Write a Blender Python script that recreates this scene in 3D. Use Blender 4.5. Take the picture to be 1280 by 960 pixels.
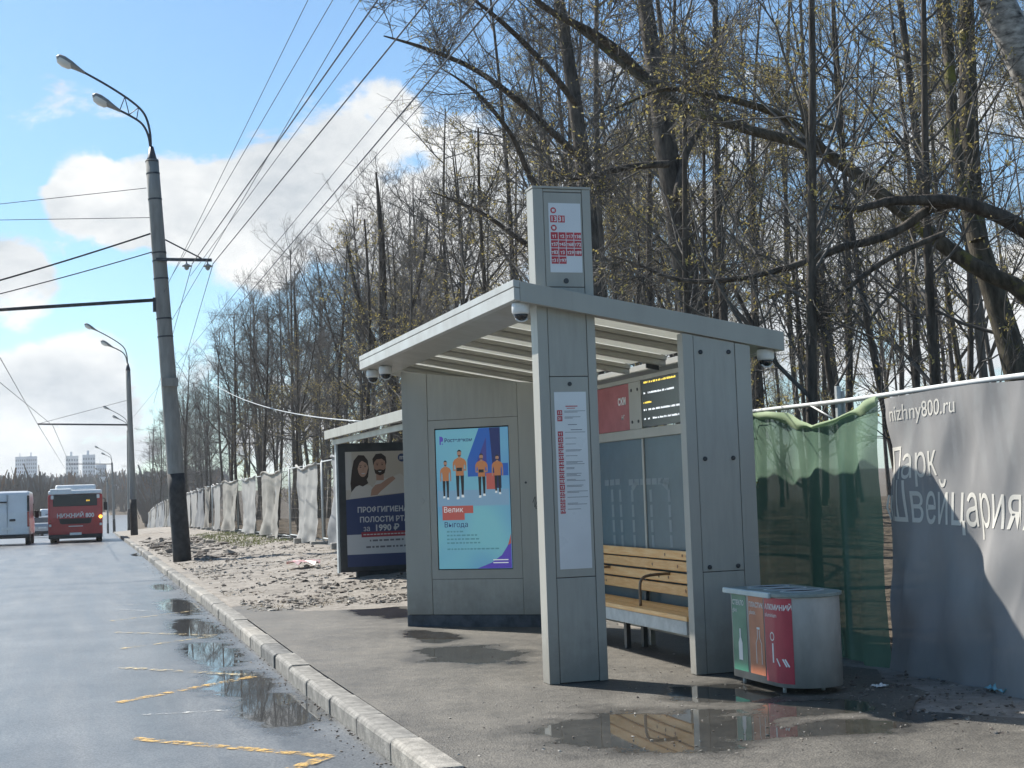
import bpy, bmesh, math, random
import numpy as np
from mathutils import Vector, Matrix
for o in list(bpy.data.objects): bpy.data.objects.remove(o)
SC=bpy.context.scene; COL=SC.collection
PI=math.pi; rad=math.radians
rng=np.random.default_rng(7); random.seed(7)
# ------------------------------------------------------------------ camera (calibrated from the kerb, shelter and vertical edges)
F=1800.;CX,CY=640.,480.
_d1=np.array([81-CX,CY-630,-F]);_d1/=np.linalg.norm(_d1)
_u=np.cross(_d1,np.array([1,.034,0.]))
if _u[1]<0:_u=-_u
_u/=np.linalg.norm(_u)
_x=np.cross(_d1,_u);_x/=np.linalg.norm(_x)
RW=np.array([_x,_d1,_u]); CAM=np.array([0,0,1.56])
cd=bpy.data.cameras.new('camera');co=bpy.data.objects.new('camera',cd);COL.objects.link(co)
m=Matrix.Identity(4)
for i in range(3):
    for j in range(3): m[i][j]=RW[i,j]
m[0][3],m[1][3],m[2][3]=CAM
co.matrix_world=m
cd.sensor_width=36;cd.lens=36*F/1280;cd.clip_start=.1;cd.clip_end=6000
SC.camera=co
# pixel helpers: a pixel gives a direction, the plane it meets gives the distance
def ray(px,py): return RW@np.array([px-CX,CY-py,-F])
def at_x(px,py,X): r=ray(px,py);return CAM+(X-CAM[0])/r[0]*r
def at_y(px,py,Y): r=ray(px,py);return CAM+(Y-CAM[1])/r[1]*r
def at_z(px,py,z=.13): r=ray(px,py);return CAM+(z-CAM[2])/r[2]*r
# ------------------------------------------------------------------ sun, sky, exposure
SUN_AZ=np.array([-.516,.857]); SUN_EL=rad(44.5)
sdir=Vector((SUN_AZ[0]*math.cos(SUN_EL),SUN_AZ[1]*math.cos(SUN_EL),math.sin(SUN_EL)))
sl=bpy.data.lights.new('sun','SUN');sl.energy=5.0;sl.angle=rad(.53);sl.color=(1,.95,.87)
so=bpy.data.objects.new('sun',sl);COL.objects.link(so);so.location=(-30,60,60)
so.rotation_euler=sdir.to_track_quat('Z','Y').to_euler()
W=bpy.data.worlds.new('World');SC.world=W;W.use_nodes=True
nt=W.node_tree;nt.nodes.clear()
def N(tree,t,**k):
    n=tree.nodes.new(t)
    for a,b in k.items():
        if a=='inp':
            for q,v in b.items(): n.inputs[q].default_value=v
        else: setattr(n,a,b)
    return n
def math_(tree,op,a,b=None,clamp=False):
    n=N(tree,'ShaderNodeMath',operation=op,use_clamp=clamp)
    for i,v in enumerate((a,b)):
        if v is None: continue
        if hasattr(v,'is_output'): tree.links.new(v,n.inputs[i])
        else: n.inputs[i].default_value=v
    return n.outputs[0]
out=N(nt,'ShaderNodeOutputWorld');bg=N(nt,'ShaderNodeBackground');bg.inputs[1].default_value=.105
sky=N(nt,'ShaderNodeTexSky',sky_type='NISHITA',sun_disc=False,sun_elevation=SUN_EL,sun_rotation=math.atan2(SUN_AZ[0],SUN_AZ[1]),altitude=150,air_density=1.0,dust_density=.6,ozone_density=1.2)
tc=N(nt,'ShaderNodeTexCoord')
sep=N(nt,'ShaderNodeSeparateXYZ');nt.links.new(tc.outputs['Generated'],sep.inputs[0])
mp=N(nt,'ShaderNodeMapping');mp.inputs['Scale'].default_value=(1,1,1.7);mp.inputs['Location'].default_value=(.3,.1,.0)
nt.links.new(tc.outputs['Generated'],mp.inputs[0])
n1=N(nt,'ShaderNodeTexNoise',inp={'Scale':9.,'Detail':10.0,'Roughness':.6,'Distortion':.35});nt.links.new(mp.outputs[0],n1.inputs['Vector'])
n2=N(nt,'ShaderNodeTexNoise',inp={'Scale':2.2,'Detail':3.0,'Roughness':.5});nt.links.new(mp.outputs[0],n2.inputs['Vector'])
field=math_(nt,'MULTIPLY',math_(nt,'SUBTRACT',n1.outputs[0],.5),2.1)
field=math_(nt,'ADD',field,math_(nt,'MULTIPLY',math_(nt,'SUBTRACT',n2.outputs[0],.5),.5))
blob=None
for px,py,rd,wt in ((110,240,1.9,.9),(160,255,2.,1.),(225,265,2.2,1.),(290,262,2.4,1.),(350,225,2.6,1.),(410,185,2.6,1.),(465,165,2.8,1.),(430,250,3,.9),(330,300,2.4,.8),(560,250,5,.8),(760,200,6,.7),(980,300,7,.8),(1150,120,5,.6),(1200,380,6,.7),(100,470,2.2,.75),(40,500,2.4,.8),(70,560,3.2,.8),(25,365,1.8,.6),(120,545,2.2,.6)):
    d=ray(px,py);d=d/np.linalg.norm(d)
    vm=N(nt,'ShaderNodeVectorMath',operation='DOT_PRODUCT');nt.links.new(tc.outputs['Generated'],vm.inputs[0]);vm.inputs[1].default_value=tuple(d)
    mr=N(nt,'ShaderNodeMapRange',interpolation_type='SMOOTHSTEP');nt.links.new(vm.outputs['Value'],mr.inputs[0])
    mr.inputs[1].default_value=math.cos(rad(rd*1.15));mr.inputs[2].default_value=math.cos(rad(rd*.15));mr.inputs[3].default_value=0;mr.inputs[4].default_value=wt
    blob=mr.outputs[0] if blob is None else math_(nt,'MAXIMUM',blob,mr.outputs[0])
hz=N(nt,'ShaderNodeMapRange',interpolation_type='SMOOTHSTEP');nt.links.new(sep.outputs[2],hz.inputs[0])
hz.inputs[1].default_value=.30;hz.inputs[2].default_value=.02;hz.inputs[3].default_value=0;hz.inputs[4].default_value=.30
tot=math_(nt,'ADD',math_(nt,'ADD',field,math_(nt,'MULTIPLY',blob,.60)),hz.outputs[0])
msk=N(nt,'ShaderNodeMapRange',interpolation_type='SMOOTHSTEP');nt.links.new(tot,msk.inputs[0])
msk.inputs[1].default_value=.30;msk.inputs[2].default_value=.54;msk.inputs[3].default_value=0;msk.inputs[4].default_value=1
# cloud brightness: thick cores a little greyer than the lit rims
n3=N(nt,'ShaderNodeTexNoise',inp={'Scale':10.0,'Detail':8.0,'Roughness':.6})
mp3=N(nt,'ShaderNodeMapping');mp3.inputs['Location'].default_value=(.02,.03,.06);nt.links.new(mp.outputs[0],mp3.inputs[0]);nt.links.new(mp3.outputs[0],n3.inputs['Vector'])
cr=N(nt,'ShaderNodeValToRGB');cr.color_ramp.elements[0].position=.32;cr.color_ramp.elements[0].color=(3.1,3.4,3.7,1);cr.color_ramp.elements[1].position=.62;cr.color_ramp.elements[1].color=(5.7,5.75,5.7,1)
nt.links.new(n3.outputs[0],cr.inputs[0])
skc=N(nt,'ShaderNodeMix',data_type='RGBA',blend_type='MULTIPLY');skc.inputs[0].default_value=1;skc.inputs[7].default_value=(.55,.735,.83,1)
nt.links.new(sky.outputs[0],skc.inputs[6])
mx=N(nt,'ShaderNodeMix',data_type='RGBA');nt.links.new(msk.outputs[0],mx.inputs[0]);nt.links.new(skc.outputs[2],mx.inputs[6]);nt.links.new(cr.outputs[0],mx.inputs[7])
nt.links.new(mx.outputs[2],bg.inputs[0]);nt.links.new(bg.outputs[0],out.inputs[0])
SC.view_settings.view_transform='Standard';SC.view_settings.look='None';SC.view_settings.exposure=.76;SC.view_settings.gamma=1
SC.view_settings.use_curve_mapping=False
# ------------------------------------------------------------------ materials
MATS={}
def mat(name,col,rough=.6,metal=0.,var=0.,vscale=4.,bump=0.,bscale=40.,col2=None,emit=None,estr=1.,spec=.5,stretch=(1,1,1),alpha=1.,transl=0.,coat=0.):
    if name in MATS: return MATS[name]
    m=bpy.data.materials.new(name);m.use_nodes=True;t=m.node_tree;b=t.nodes['Principled BSDF'];o=t.nodes['Material Output']
    b.inputs['Base Color'].default_value=(*col,1);b.inputs['Roughness'].default_value=rough;b.inputs['Metallic'].default_value=metal
    b.inputs['Specular IOR Level'].default_value=spec;b.inputs['Coat Weight'].default_value=coat
    if var or bump or col2:
        tcn=N(t,'ShaderNodeTexCoord');mpn=N(t,'ShaderNodeMapping');mpn.inputs['Scale'].default_value=stretch;t.links.new(tcn.outputs['Object'],mpn.inputs[0])
    if var or col2:
        n=N(t,'ShaderNodeTexNoise',inp={'Scale':vscale,'Detail':7.,'Roughness':.62});t.links.new(mpn.outputs[0],n.inputs['Vector'])
        r=N(t,'ShaderNodeValToRGB');r.color_ramp.elements[0].position=.34;r.color_ramp.elements[1].position=.68
        c2=col2 or tuple(min(1,c*(1+var)) for c in col)
        c1=col if col2 else tuple(c*(1-var) for c in col)
        r.color_ramp.elements[0].color=(*c1,1);r.color_ramp.elements[1].color=(*c2,1)
        t.links.new(n.outputs[0],r.inputs[0]);t.links.new(r.outputs[0],b.inputs['Base Color'])
        ra=N(t,'ShaderNodeMapRange');t.links.new(n.outputs[0],ra.inputs[0]);ra.inputs[1].default_value=.3;ra.inputs[2].default_value=.7;ra.inputs[3].default_value=min(1,rough*1.2);ra.inputs[4].default_value=rough*.82
        t.links.new(ra.outputs[0],b.inputs['Roughness'])
    if bump:
        nb=N(t,'ShaderNodeTexNoise',inp={'Scale':bscale,'Detail':6.,'Roughness':.6});t.links.new(mpn.outputs[0],nb.inputs['Vector'])
        bp=N(t,'ShaderNodeBump',inp={'Strength':bump,'Distance':.02});t.links.new(nb.outputs[0],bp.inputs['Height']);t.links.new(bp.outputs[0],b.inputs['Normal'])
    if emit:
        b.inputs['Emission Color'].default_value=(*emit,1);b.inputs['Emission Strength'].default_value=estr
    if alpha<1 or transl>0:
        last=b.outputs[0]
        if transl>0:
            tr=N(t,'ShaderNodeBsdfTranslucent');tr.inputs[0].default_value=(*col,1)
            ms=N(t,'ShaderNodeMixShader');ms.inputs[0].default_value=transl;t.links.new(last,ms.inputs[1]);t.links.new(tr.outputs[0],ms.inputs[2]);last=ms.outputs[0]
        if alpha<1:
            tp=N(t,'ShaderNodeBsdfTransparent');ms=N(t,'ShaderNodeMixShader');ms.inputs[0].default_value=alpha
            t.links.new(tp.outputs[0],ms.inputs[1]);t.links.new(last,ms.inputs[2]);last=ms.outputs[0]
        t.links.new(last,o.inputs[0])
    MATS[name]=m;return m
# ------------------------------------------------------------------ builders
ORG={}
def tag(o,label=None,cat=None,group=None,kind=None):
    if label:o['label']=label
    if cat:o['category']=cat
    if group:o['group']=group
    if kind:o['kind']=kind
    return o
def thing(name,loc,label,cat,group=None):
    o=bpy.data.objects.new(name,None);COL.objects.link(o);o.location=loc;o.empty_display_size=.2
    ORG[o.name]=np.array(loc,float);return tag(o,label,cat,group)
def bez(p,n):
    p=np.array(p,float);t=np.linspace(0,len(p)-1,n);res=[]
    for q in t:                                     # Catmull-Rom through the points
        i=min(int(q),len(p)-2);f=q-i
        a,b,c,d=p[max(i-1,0)],p[i],p[i+1],p[min(i+2,len(p)-1)]
        res.append(.5*((2*b)+(c-a)*f+(2*a-5*b+4*c-d)*f*f+(3*b-a-3*c+d)*f**3))
    return np.array(res)
class MB:
    def __init__(s): s.v=[];s.f=[];s.mi=[];s.sm=[]
    def add(s,vs,fs,mi=0,smooth=False):
        k=len(s.v);s.v+= [tuple(map(float,q)) for q in vs]
        for f in fs: s.f.append(tuple(i+k for i in f));s.mi.append(mi);s.sm.append(smooth)
        return s
    def box(s,lo,hi,mi=0,M=None):
        x0,y0,z0=lo;x1,y1,z1=hi
        vs=[(x0,y0,z0),(x1,y0,z0),(x1,y1,z0),(x0,y1,z0),(x0,y0,z1),(x1,y0,z1),(x1,y1,z1),(x0,y1,z1)]
        if M is not None: vs=[M(*q) for q in vs]
        return s.add(vs,[(0,3,2,1),(4,5,6,7),(0,1,5,4),(1,2,6,5),(2,3,7,6),(3,0,4,7)],mi)
    def hexa(s,vs,mi=0): return s.add(vs,[(0,3,2,1),(4,5,6,7),(0,1,5,4),(1,2,6,5),(2,3,7,6),(3,0,4,7)],mi)
    def prism(s,poly,fn,d0,d1,mi=0):
        n=len(poly);vs=[fn(a,b,d0) for a,b in poly]+[fn(a,b,d1) for a,b in poly]
        fs=[tuple(range(n-1,-1,-1)),tuple(range(n,2*n))]+[(i,(i+1)%n,n+(i+1)%n,n+i) for i in range(n)]
        return s.add(vs,fs,mi)
    def tube(s,pts,r,n=8,mi=0,cap=True,smooth=True):
        pts=np.array(pts,float);m=len(pts);r=np.broadcast_to(np.array(r,float),(m,))
        tg=np.gradient(pts,axis=0);tg/=np.linalg.norm(tg,axis=1)[:,None]+1e-12
        mean=np.abs(tg).mean(0);ref=np.eye(3)[int(np.argmin(mean))]
        u=np.cross(tg,ref);u/=np.linalg.norm(u,axis=1)[:,None];w=np.cross(tg,u)
        a=np.arange(n)*2*PI/n
        vs=(pts[:,None]+r[:,None,None]*(np.cos(a)[None,:,None]*u[:,None]+np.sin(a)[None,:,None]*w[:,None])).reshape(-1,3)
        fs=[(i*n+j,i*n+(j+1)%n,(i+1)*n+(j+1)%n,(i+1)*n+j) for i in range(m-1) for j in range(n)]
        s.add(vs,fs,mi,smooth)
        if cap:
            k=len(s.v)-m*n
            s.f+= [tuple(k+j for j in range(n-1,-1,-1)),tuple(k+(m-1)*n+j for j in range(n))];s.mi+=[mi,mi];s.sm+=[False,False]
        return s
    def lathe(s,prof,c,n=20,mi=0,smooth=True):
        vs=[(c[0]+r*math.cos(2*PI*j/n),c[1]+r*math.sin(2*PI*j/n),c[2]+z) for r,z in prof for j in range(n)]
        m=len(prof);fs=[(i*n+j,i*n+(j+1)%n,(i+1)*n+(j+1)%n,(i+1)*n+j) for i in range(m-1) for j in range(n)]
        s.add(vs,fs,mi,smooth);k=len(s.v)-m*n
        s.f+=[tuple(k+j for j in range(n-1,-1,-1)),tuple(k+(m-1)*n+j for j in range(n))];s.mi+=[mi,mi];s.sm+=[False,False]
        return s
    def grid(s,fn,us,vs,mi=0,smooth=True):
        a=len(vs);P=[fn(u,v) for u in us for v in vs]
        return s.add(P,[(i*a+j,(i+1)*a+j,(i+1)*a+j+1,i*a+j+1) for i in range(len(us)-1) for j in range(a-1)],mi,smooth)
    def build(s,name,mats,parent=None,bevel=0.,seg=2,solid=0.):
        me=bpy.data.meshes.new(name)
        org=ORG.get(parent.name,np.zeros(3)) if parent else np.zeros(3)
        me.from_pydata([tuple(np.array(q)-org) for q in s.v],[],s.f)
        if not isinstance(mats,(list,tuple)): mats=[mats]
        for q in mats: me.materials.append(q)
        me.polygons.foreach_set('material_index',s.mi);me.polygons.foreach_set('use_smooth',s.sm)
        me.update()
        o=bpy.data.objects.new(name,me);COL.objects.link(o)
        if parent: o.parent=parent;ORG[o.name]=org
        if bevel:
            b=o.modifiers.new('bevel','BEVEL');b.width=bevel;b.segments=seg;b.limit_method='ANGLE';b.angle_limit=rad(40);b.harden_normals=False
        if solid:
            b=o.modifiers.new('solid','SOLIDIFY');b.thickness=solid;b.offset=0
        return o
def copy_tree(o,parent=None):
    c=o.copy();COL.objects.link(c)
    if parent: c.parent=parent
    for ch in o.children: copy_tree(ch,c)
    return c
FONT_CACHE={}
def text_mesh(s,size,align='LEFT',res=3,bold=0.):
    cu=bpy.data.curves.new('t','FONT');cu.body=s;cu.size=size;cu.align_x=align;cu.resolution_u=res;cu.offset=bold
    o=bpy.data.objects.new('t',cu);COL.objects.link(o)
    dg=bpy.context.evaluated_depsgraph_get();dg.update()
    me=bpy.data.meshes.new_from_object(o.evaluated_get(dg))
    vs=[tuple(q.co) for q in me.vertices];fs=[tuple(p.vertices) for p in me.polygons]
    bpy.data.objects.remove(o);bpy.data.curves.remove(cu);bpy.data.meshes.remove(me)
    return vs,fs
class Plane:                                        # a flat print surface: u right, v up, n towards the viewer
    def __init__(s,o,u,v): s.o=np.array(o,float);s.u=np.array(u,float);s.v=np.array(v,float);s.u/=np.linalg.norm(s.u);s.v/=np.linalg.norm(s.v);s.n=np.cross(s.u,s.v)
    def __call__(s,a,b,d=0.): return s.o+a*s.u+b*s.v+d*s.n
def text_on(mb,pl,s,size,a,b,d,mi=0,align='LEFT',bold=0.,sx=1.):
    vs,fs=text_mesh(s,size,align,bold=bold)
    mb.add([pl(a+x*sx,b+y,d) for x,y,z in vs],fs,mi)
def rect(mb,pl,a0,b0,a1,b1,d,mi=0): mb.add([pl(a0,b0,d),pl(a1,b0,d),pl(a1,b1,d),pl(a0,b1,d)],[(0,1,2,3)],mi)
def poly(mb,pl,pts,d,mi=0): mb.add([pl(a,b,d) for a,b in pts],[tuple(range(len(pts)))],mi)
def ell(mb,pl,a,b,ra,rb,d,mi=0,n=18,rot=0.):
    c,s_=math.cos(rot),math.sin(rot)
    poly(mb,pl,[(a+c*ra*math.cos(2*PI*i/n)-s_*rb*math.sin(2*PI*i/n),b+s_*ra*math.cos(2*PI*i/n)+c*rb*math.sin(2*PI*i/n)) for i in range(n)],d,mi)
# ------------------------------------------------------------------ ground profile
def zr(Y):
    a=np.clip(Y-12.,0,138.)
    z=-.8e-4*a*a-np.clip(Y-150.,0,110.)*.0221
    t=np.clip((Y-260.)/520.,0,1);return z+t*t*(3-2*t)*8.5
KX=np.array([(-60,1.79),(12,1.79),(21,1.93),(35,2.08),(70,2.62),(100,3.2),(150,4.6),(220,7.5),(400,18),(4000,300)])
def kx(Y): return np.interp(Y,KX[:,0],KX[:,1])
def fbm(x,y,seed=0,oct=4,sc=1.):
    v=0;a=1.
    for i in range(oct):
        v=v+a*np.sin(x*sc*1.7+seed*3.1+i*1.3+1.7*np.sin(y*sc*1.3+i*2.1+seed))*np.cos(y*sc*1.9+seed*1.7+i*.7+1.3*np.sin(x*sc*.9+i))
        sc*=2.03;a*=.5
    return v
def gnd(X,Y):
    off=X-kx(Y);b=np.clip((Y-17.)/6.,0,1);b=b*b*(3-2*b)
    rise=.25*np.clip((off-.2)/3.4,0,1)
    bump=.03*fbm(X,Y,3,4,1.6)*np.clip((off-.3)/.8,0,1)*np.clip((160-Y)/60,0,1)
    z=zr(Y)+np.where(off>.19,.116+b*(rise+bump)+.25*np.clip((off-5)/4,0,1),-.06)
    far=np.clip((np.abs(X)-40)/200,0,1)
    return z+far*3.*fbm(X*.01,Y*.01,5,2)*np.clip((Y-150)/200,0,1)
# ------------------------------------------------------------------ surface materials
def wet_mat(name,base,base2,puddles,rough,lo=.02,scale=18.,agg=260.,dirt=None,lin=.5,tracks=(1,1,1)):
    m=bpy.data.materials.new(name);m.use_nodes=True;t=m.node_tree;b=t.nodes['Principled BSDF'];L=t.links
    tcn=N(t,'ShaderNodeTexCoord');P=tcn.outputs['Object']
    big=N(t,'ShaderNodeTexNoise',inp={'Scale':.9,'Detail':6.,'Roughness':.6});L.new(P,big.inputs['Vector'])
    fine=N(t,'ShaderNodeTexNoise',inp={'Scale':scale,'Detail':8.,'Roughness':.7});L.new(P,fine.inputs['Vector'])
    grit=N(t,'ShaderNodeTexVoronoi',inp={'Scale':agg});L.new(P,grit.inputs['Vector'])
    r=N(t,'ShaderNodeValToRGB');r.color_ramp.elements[0].position=.36;r.color_ramp.elements[0].color=(*base,1);r.color_ramp.elements[1].position=.64;r.color_ramp.elements[1].color=(*base2,1)
    mid=N(t,'ShaderNodeTexNoise',inp={'Scale':3.7,'Detail':8.,'Roughness':.68});mpt=N(t,'ShaderNodeMapping');mpt.inputs['Scale'].default_value=tracks;L.new(P,mpt.inputs[0]);L.new(mpt.outputs[0],mid.inputs['Vector'])
    mixv=math_(t,'ADD',math_(t,'ADD',math_(t,'MULTIPLY',big.outputs[0],.38),math_(t,'MULTIPLY',mid.outputs[0],.37)),math_(t,'MULTIPLY',fine.outputs[0],.25));L.new(mixv,r.inputs[0])
    gm=N(t,'ShaderNodeMix',data_type='RGBA',blend_type='MULTIPLY');gm.inputs[0].default_value=.85;L.new(r.outputs[0],gm.inputs[6])
    gr=N(t,'ShaderNodeValToRGB');gr.color_ramp.elements[0].color=(1.5,1.5,1.45,1);gr.color_ramp.elements[1].color=(.5,.5,.5,1);gr.color_ramp.elements[1].position=.7;L.new(grit.outputs['Distance'],gr.inputs[0])
    gcol=N(t,'ShaderNodeSeparateColor');L.new(grit.outputs['Color'],gcol.inputs[0])
    L.new(gr.outputs[0],gm.inputs[7])
    # standing water and damp patches: ellipses with noisy rims
    sx=N(t,'ShaderNodeSeparateXYZ');L.new(P,sx.inputs[0]);tot=None
    for (cx,cy,rx,ry) in puddles:
        dx=math_(t,'DIVIDE',math_(t,'SUBTRACT',sx.outputs[0],cx),rx);dy=math_(t,'DIVIDE',math_(t,'SUBTRACT',sx.outputs[1],cy),ry)
        d=math_(t,'SQRT',math_(t,'ADD',math_(t,'MULTIPLY',dx,dx),math_(t,'MULTIPLY',dy,dy)))
        v=math_(t,'SUBTRACT',1.15,d);tot=v if tot is None else math_(t,'MAXIMUM',tot,v)
    nz=N(t,'ShaderNodeTexNoise',inp={'Scale':2.6,'Detail':7.,'Roughness':.62});L.new(P,nz.inputs['Vector'])
    w=math_(t,'ADD',math_(t,'MAXIMUM',tot,-.6),math_(t,'MULTIPLY',math_(t,'SUBTRACT',nz.outputs[0],.5),1.7))
    wm=N(t,'ShaderNodeMapRange',interpolation_type='SMOOTHSTEP');L.new(w,wm.inputs[0]);wm.inputs[1].default_value=.18;wm.inputs[2].default_value=.34
    damp=N(t,'ShaderNodeMapRange',interpolation_type='SMOOTHSTEP');L.new(w,damp.inputs[0]);damp.inputs[1].default_value=-.25;damp.inputs[2].default_value=.25
    dk=N(t,'ShaderNodeMix',data_type='RGBA',blend_type='MULTIPLY');L.new(math_(t,'MULTIPLY',damp.outputs[0],.62),dk.inputs[0]);L.new(gm.outputs[2],dk.inputs[6]);dk.inputs[7].default_value=(.32,.32,.33,1)
    L.new(dk.outputs[2],b.inputs['Base Color'])
    ro=N(t,'ShaderNodeMapRange');L.new(wm.outputs[0],ro.inputs[0])
    rb=math_(t,'ADD',rough,math_(t,'MULTIPLY',math_(t,'SUBTRACT',mid.outputs[0],.5),.35))
    rb=math_(t,'SUBTRACT',rb,math_(t,'MULTIPLY',damp.outputs[0],.15))
    L.new(rb,ro.inputs[3]);ro.inputs[4].default_value=lo;L.new(ro.outputs[0],b.inputs['Roughness'])
    hgt=math_(t,'ADD',math_(t,'MULTIPLY',grit.outputs['Distance'],-.6),math_(t,'MULTIPLY',fine.outputs[0],1.))
    bp=N(t,'ShaderNodeBump',inp={'Distance':.006});L.new(hgt,bp.inputs['Height'])
    L.new(math_(t,'MULTIPLY',math_(t,'SUBTRACT',1.,wm.outputs[0],True),lin),bp.inputs['Strength']);L.new(bp.outputs[0],b.inputs['Normal'])
    return m
def pud(lst,z):
    res=[]
    for cx,cy,hw,hh in lst:
        c=at_z(cx,cy,z);a=at_z(cx-hw,cy,z);b=at_z(cx+hw,cy,z);t=at_z(cx,cy-hh,z);q=at_z(cx,cy+hh,z)
        res.append((c[0],(t[1]+q[1])/2,max(.05,abs(b[0]-a[0])/2),max(.1,abs(t[1]-q[1])/2)))
    return res
M_road=wet_mat('wet_asphalt',(.085,.089,.093),(.215,.222,.226),pud([(345,888,55,26),(300,856,48,20),(268,818,40,18),(246,786,34,14),(226,758,27,11),(203,733,14,5),(170,690,6,2)],0.),.38,scale=30.,agg=75.,lin=.2,tracks=(.55,.04,1))
M_side=wet_mat('worn_pavement_asphalt',(.05,.046,.039),(.19,.174,.148),pud([(840,914,190,33),(900,868,85,16),(1020,884,95,13),(1150,893,60,10),(590,818,75,15),(478,764,46,11),(540,795,38,9),(1060,908,110,13)],.13),.62,scale=14.,agg=85.,lin=.9)
M_dirt=mat('sandy_dirt',(.13,.105,.08),.95,col2=(.34,.295,.24),vscale=1.8,bump=.9,bscale=9.)
M_soil=mat('dark_wet_soil',(.035,.03,.025),.7,col2=(.11,.095,.075),vscale=5.,bump=.8,bscale=14.)
def ground_mat():
    m=bpy.data.materials.new('dirt_and_leaf_litter');m.use_nodes=True;t=m.node_tree;b=t.nodes['Principled BSDF'];L=t.links
    P=N(t,'ShaderNodeTexCoord').outputs['Object'];sx=N(t,'ShaderNodeSeparateXYZ');L.new(P,sx.inputs[0])
    a=N(t,'ShaderNodeTexNoise',inp={'Scale':1.3,'Detail':9.,'Roughness':.7});L.new(P,a.inputs['Vector'])
    c=N(t,'ShaderNodeTexNoise',inp={'Scale':9.,'Detail':8.,'Roughness':.7});L.new(P,c.inputs['Vector'])
    r=N(t,'ShaderNodeValToRGB');e=r.color_ramp.elements;e[0].position=.3;e[0].color=(.13,.115,.10,1);e[1].position=.66;e[1].color=(.40,.37,.33,1)
    L.new(math_(t,'ADD',math_(t,'MULTIPLY',a.outputs[0],.5),math_(t,'MULTIPLY',c.outputs[0],.5)),r.inputs[0])
    lf=N(t,'ShaderNodeTexVoronoi',inp={'Scale':14.});L.new(P,lf.inputs['Vector'])
    r2=N(t,'ShaderNodeValToRGB');e=r2.color_ramp.elements;e[0].color=(.05,.04,.03,1);e[1].color=(.15,.12,.085,1)
    gc=N(t,'ShaderNodeSeparateColor');L.new(lf.outputs['Color'],gc.inputs[0]);L.new(gc.outputs[0],r2.inputs[0])
    # leaf litter beyond the fence line, sandy verge on the road side
    k=N(t,'ShaderNodeMapRange');L.new(math_(t,'SUBTRACT',sx.outputs[0],math_(t,'MULTIPLY',sx.outputs[1],.014)),k.inputs[0]);k.inputs[1].default_value=5.7;k.inputs[2].default_value=6.6
    mxx=N(t,'ShaderNodeMix',data_type='RGBA');L.new(k.outputs[0],mxx.inputs[0]);L.new(r.outputs[0],mxx.inputs[6]);L.new(r2.outputs[0],mxx.inputs[7])
    L.new(mxx.outputs[2],b.inputs['Base Color']);b.inputs['Roughness'].default_value=.95;b.inputs['Specular IOR Level'].default_value=.2
    bp=N(t,'ShaderNodeBump',inp={'Strength':.9,'Distance':.05});L.new(c.outputs[0],bp.inputs['Height']);L.new(bp.outputs[0],b.inputs['Normal'])
    return m
M_ground=ground_mat()
# ground: one sheet out to the horizon
def fast_mesh(name,V,Fq,mats,parent=None,smooth=True,mi=None):
    V=np.asarray(V,np.float32);Fq=np.asarray(Fq,np.int32)
    me=bpy.data.meshes.new(name);me.vertices.add(len(V));me.vertices.foreach_set('co',V.ravel())
    k=Fq.shape[1];me.loops.add(Fq.size);me.loops.foreach_set('vertex_index',Fq.ravel())
    me.polygons.add(len(Fq));me.polygons.foreach_set('loop_start',np.arange(0,Fq.size,k,dtype=np.int32))
    try: me.polygons.foreach_set('loop_total',np.full(len(Fq),k,np.int32))
    except Exception: pass
    me.polygons.foreach_set('use_smooth',np.full(len(Fq),smooth,bool))
    for q in (mats if isinstance(mats,(list,tuple)) else [mats]): me.materials.append(q)
    if mi is not None: me.polygons.foreach_set('material_index',np.asarray(mi,np.int32))
    me.update(calc_edges=True);me.validate()
    o=bpy.data.objects.new(name,me);COL.objects.link(o)
    if parent: o.parent=parent
    return o
ys=np.concatenate([np.arange(-30,16,2.),np.arange(16,48,.22),np.arange(48,90,.6),np.arange(90,160,3),np.geomspace(160,3500,45)])
of=np.concatenate([-np.geomspace(1500,20,14),[-15,-10,-5,-1,.17,.2],np.arange(.3,6.5,.16),np.arange(6.5,30,1.5),np.geomspace(31,1800,18)])
YY,OO=np.meshgrid(ys,of,indexing='ij');XX=kx(YY)+OO;ZZ=gnd(XX,YY)
nu,nv=YY.shape;I=np.arange(nu*nv).reshape(nu,nv)
Q=np.stack([I[:-1,:-1],I[:-1,1:],I[1:,1:],I[1:,:-1]],-1).reshape(-1,4)
tag(fast_mesh('ground',np.stack([XX,YY,ZZ],-1).reshape(-1,3),Q,M_ground),kind='structure')
# road
ys=np.concatenate([np.arange(-30,150,3.),np.linspace(150,420,40)]);rows=[]
mb=MB();mb.grid(lambda y,x:(kx(y)+x,y,zr(y)),list(ys),[-16,-9,-5,-2,-.6,-.0])
tag(mb.build('road',M_road),kind='structure')
# road markings: worn yellow zigzag of the bus stop and two faint white lines
def paint(name,col,w):
    m=bpy.data.materials.new(name);m.use_nodes=True;t=m.node_tree;b=t.nodes['Principled BSDF'];L=t.links
    P=N(t,'ShaderNodeTexCoord').outputs['Object'];n=N(t,'ShaderNodeTexNoise',inp={'Scale':11.,'Detail':9.,'Roughness':.72});L.new(P,n.inputs['Vector'])
    r=N(t,'ShaderNodeMapRange');L.new(n.outputs[0],r.inputs[0]);r.inputs[1].default_value=w;r.inputs[2].default_value=w+.12
    tp=N(t,'ShaderNodeBsdfTransparent');ms=N(t,'ShaderNodeMixShader');L.new(r.outputs[0],ms.inputs[0]);L.new(tp.outputs[0],ms.inputs[1]);L.new(b.outputs[0],ms.inputs[2]);L.new(ms.outputs[0],t.nodes['Material Output'].inputs[0])
    b.inputs['Base Color'].default_value=(*col,1);b.inputs['Roughness'].default_value=.55;return m
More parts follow.
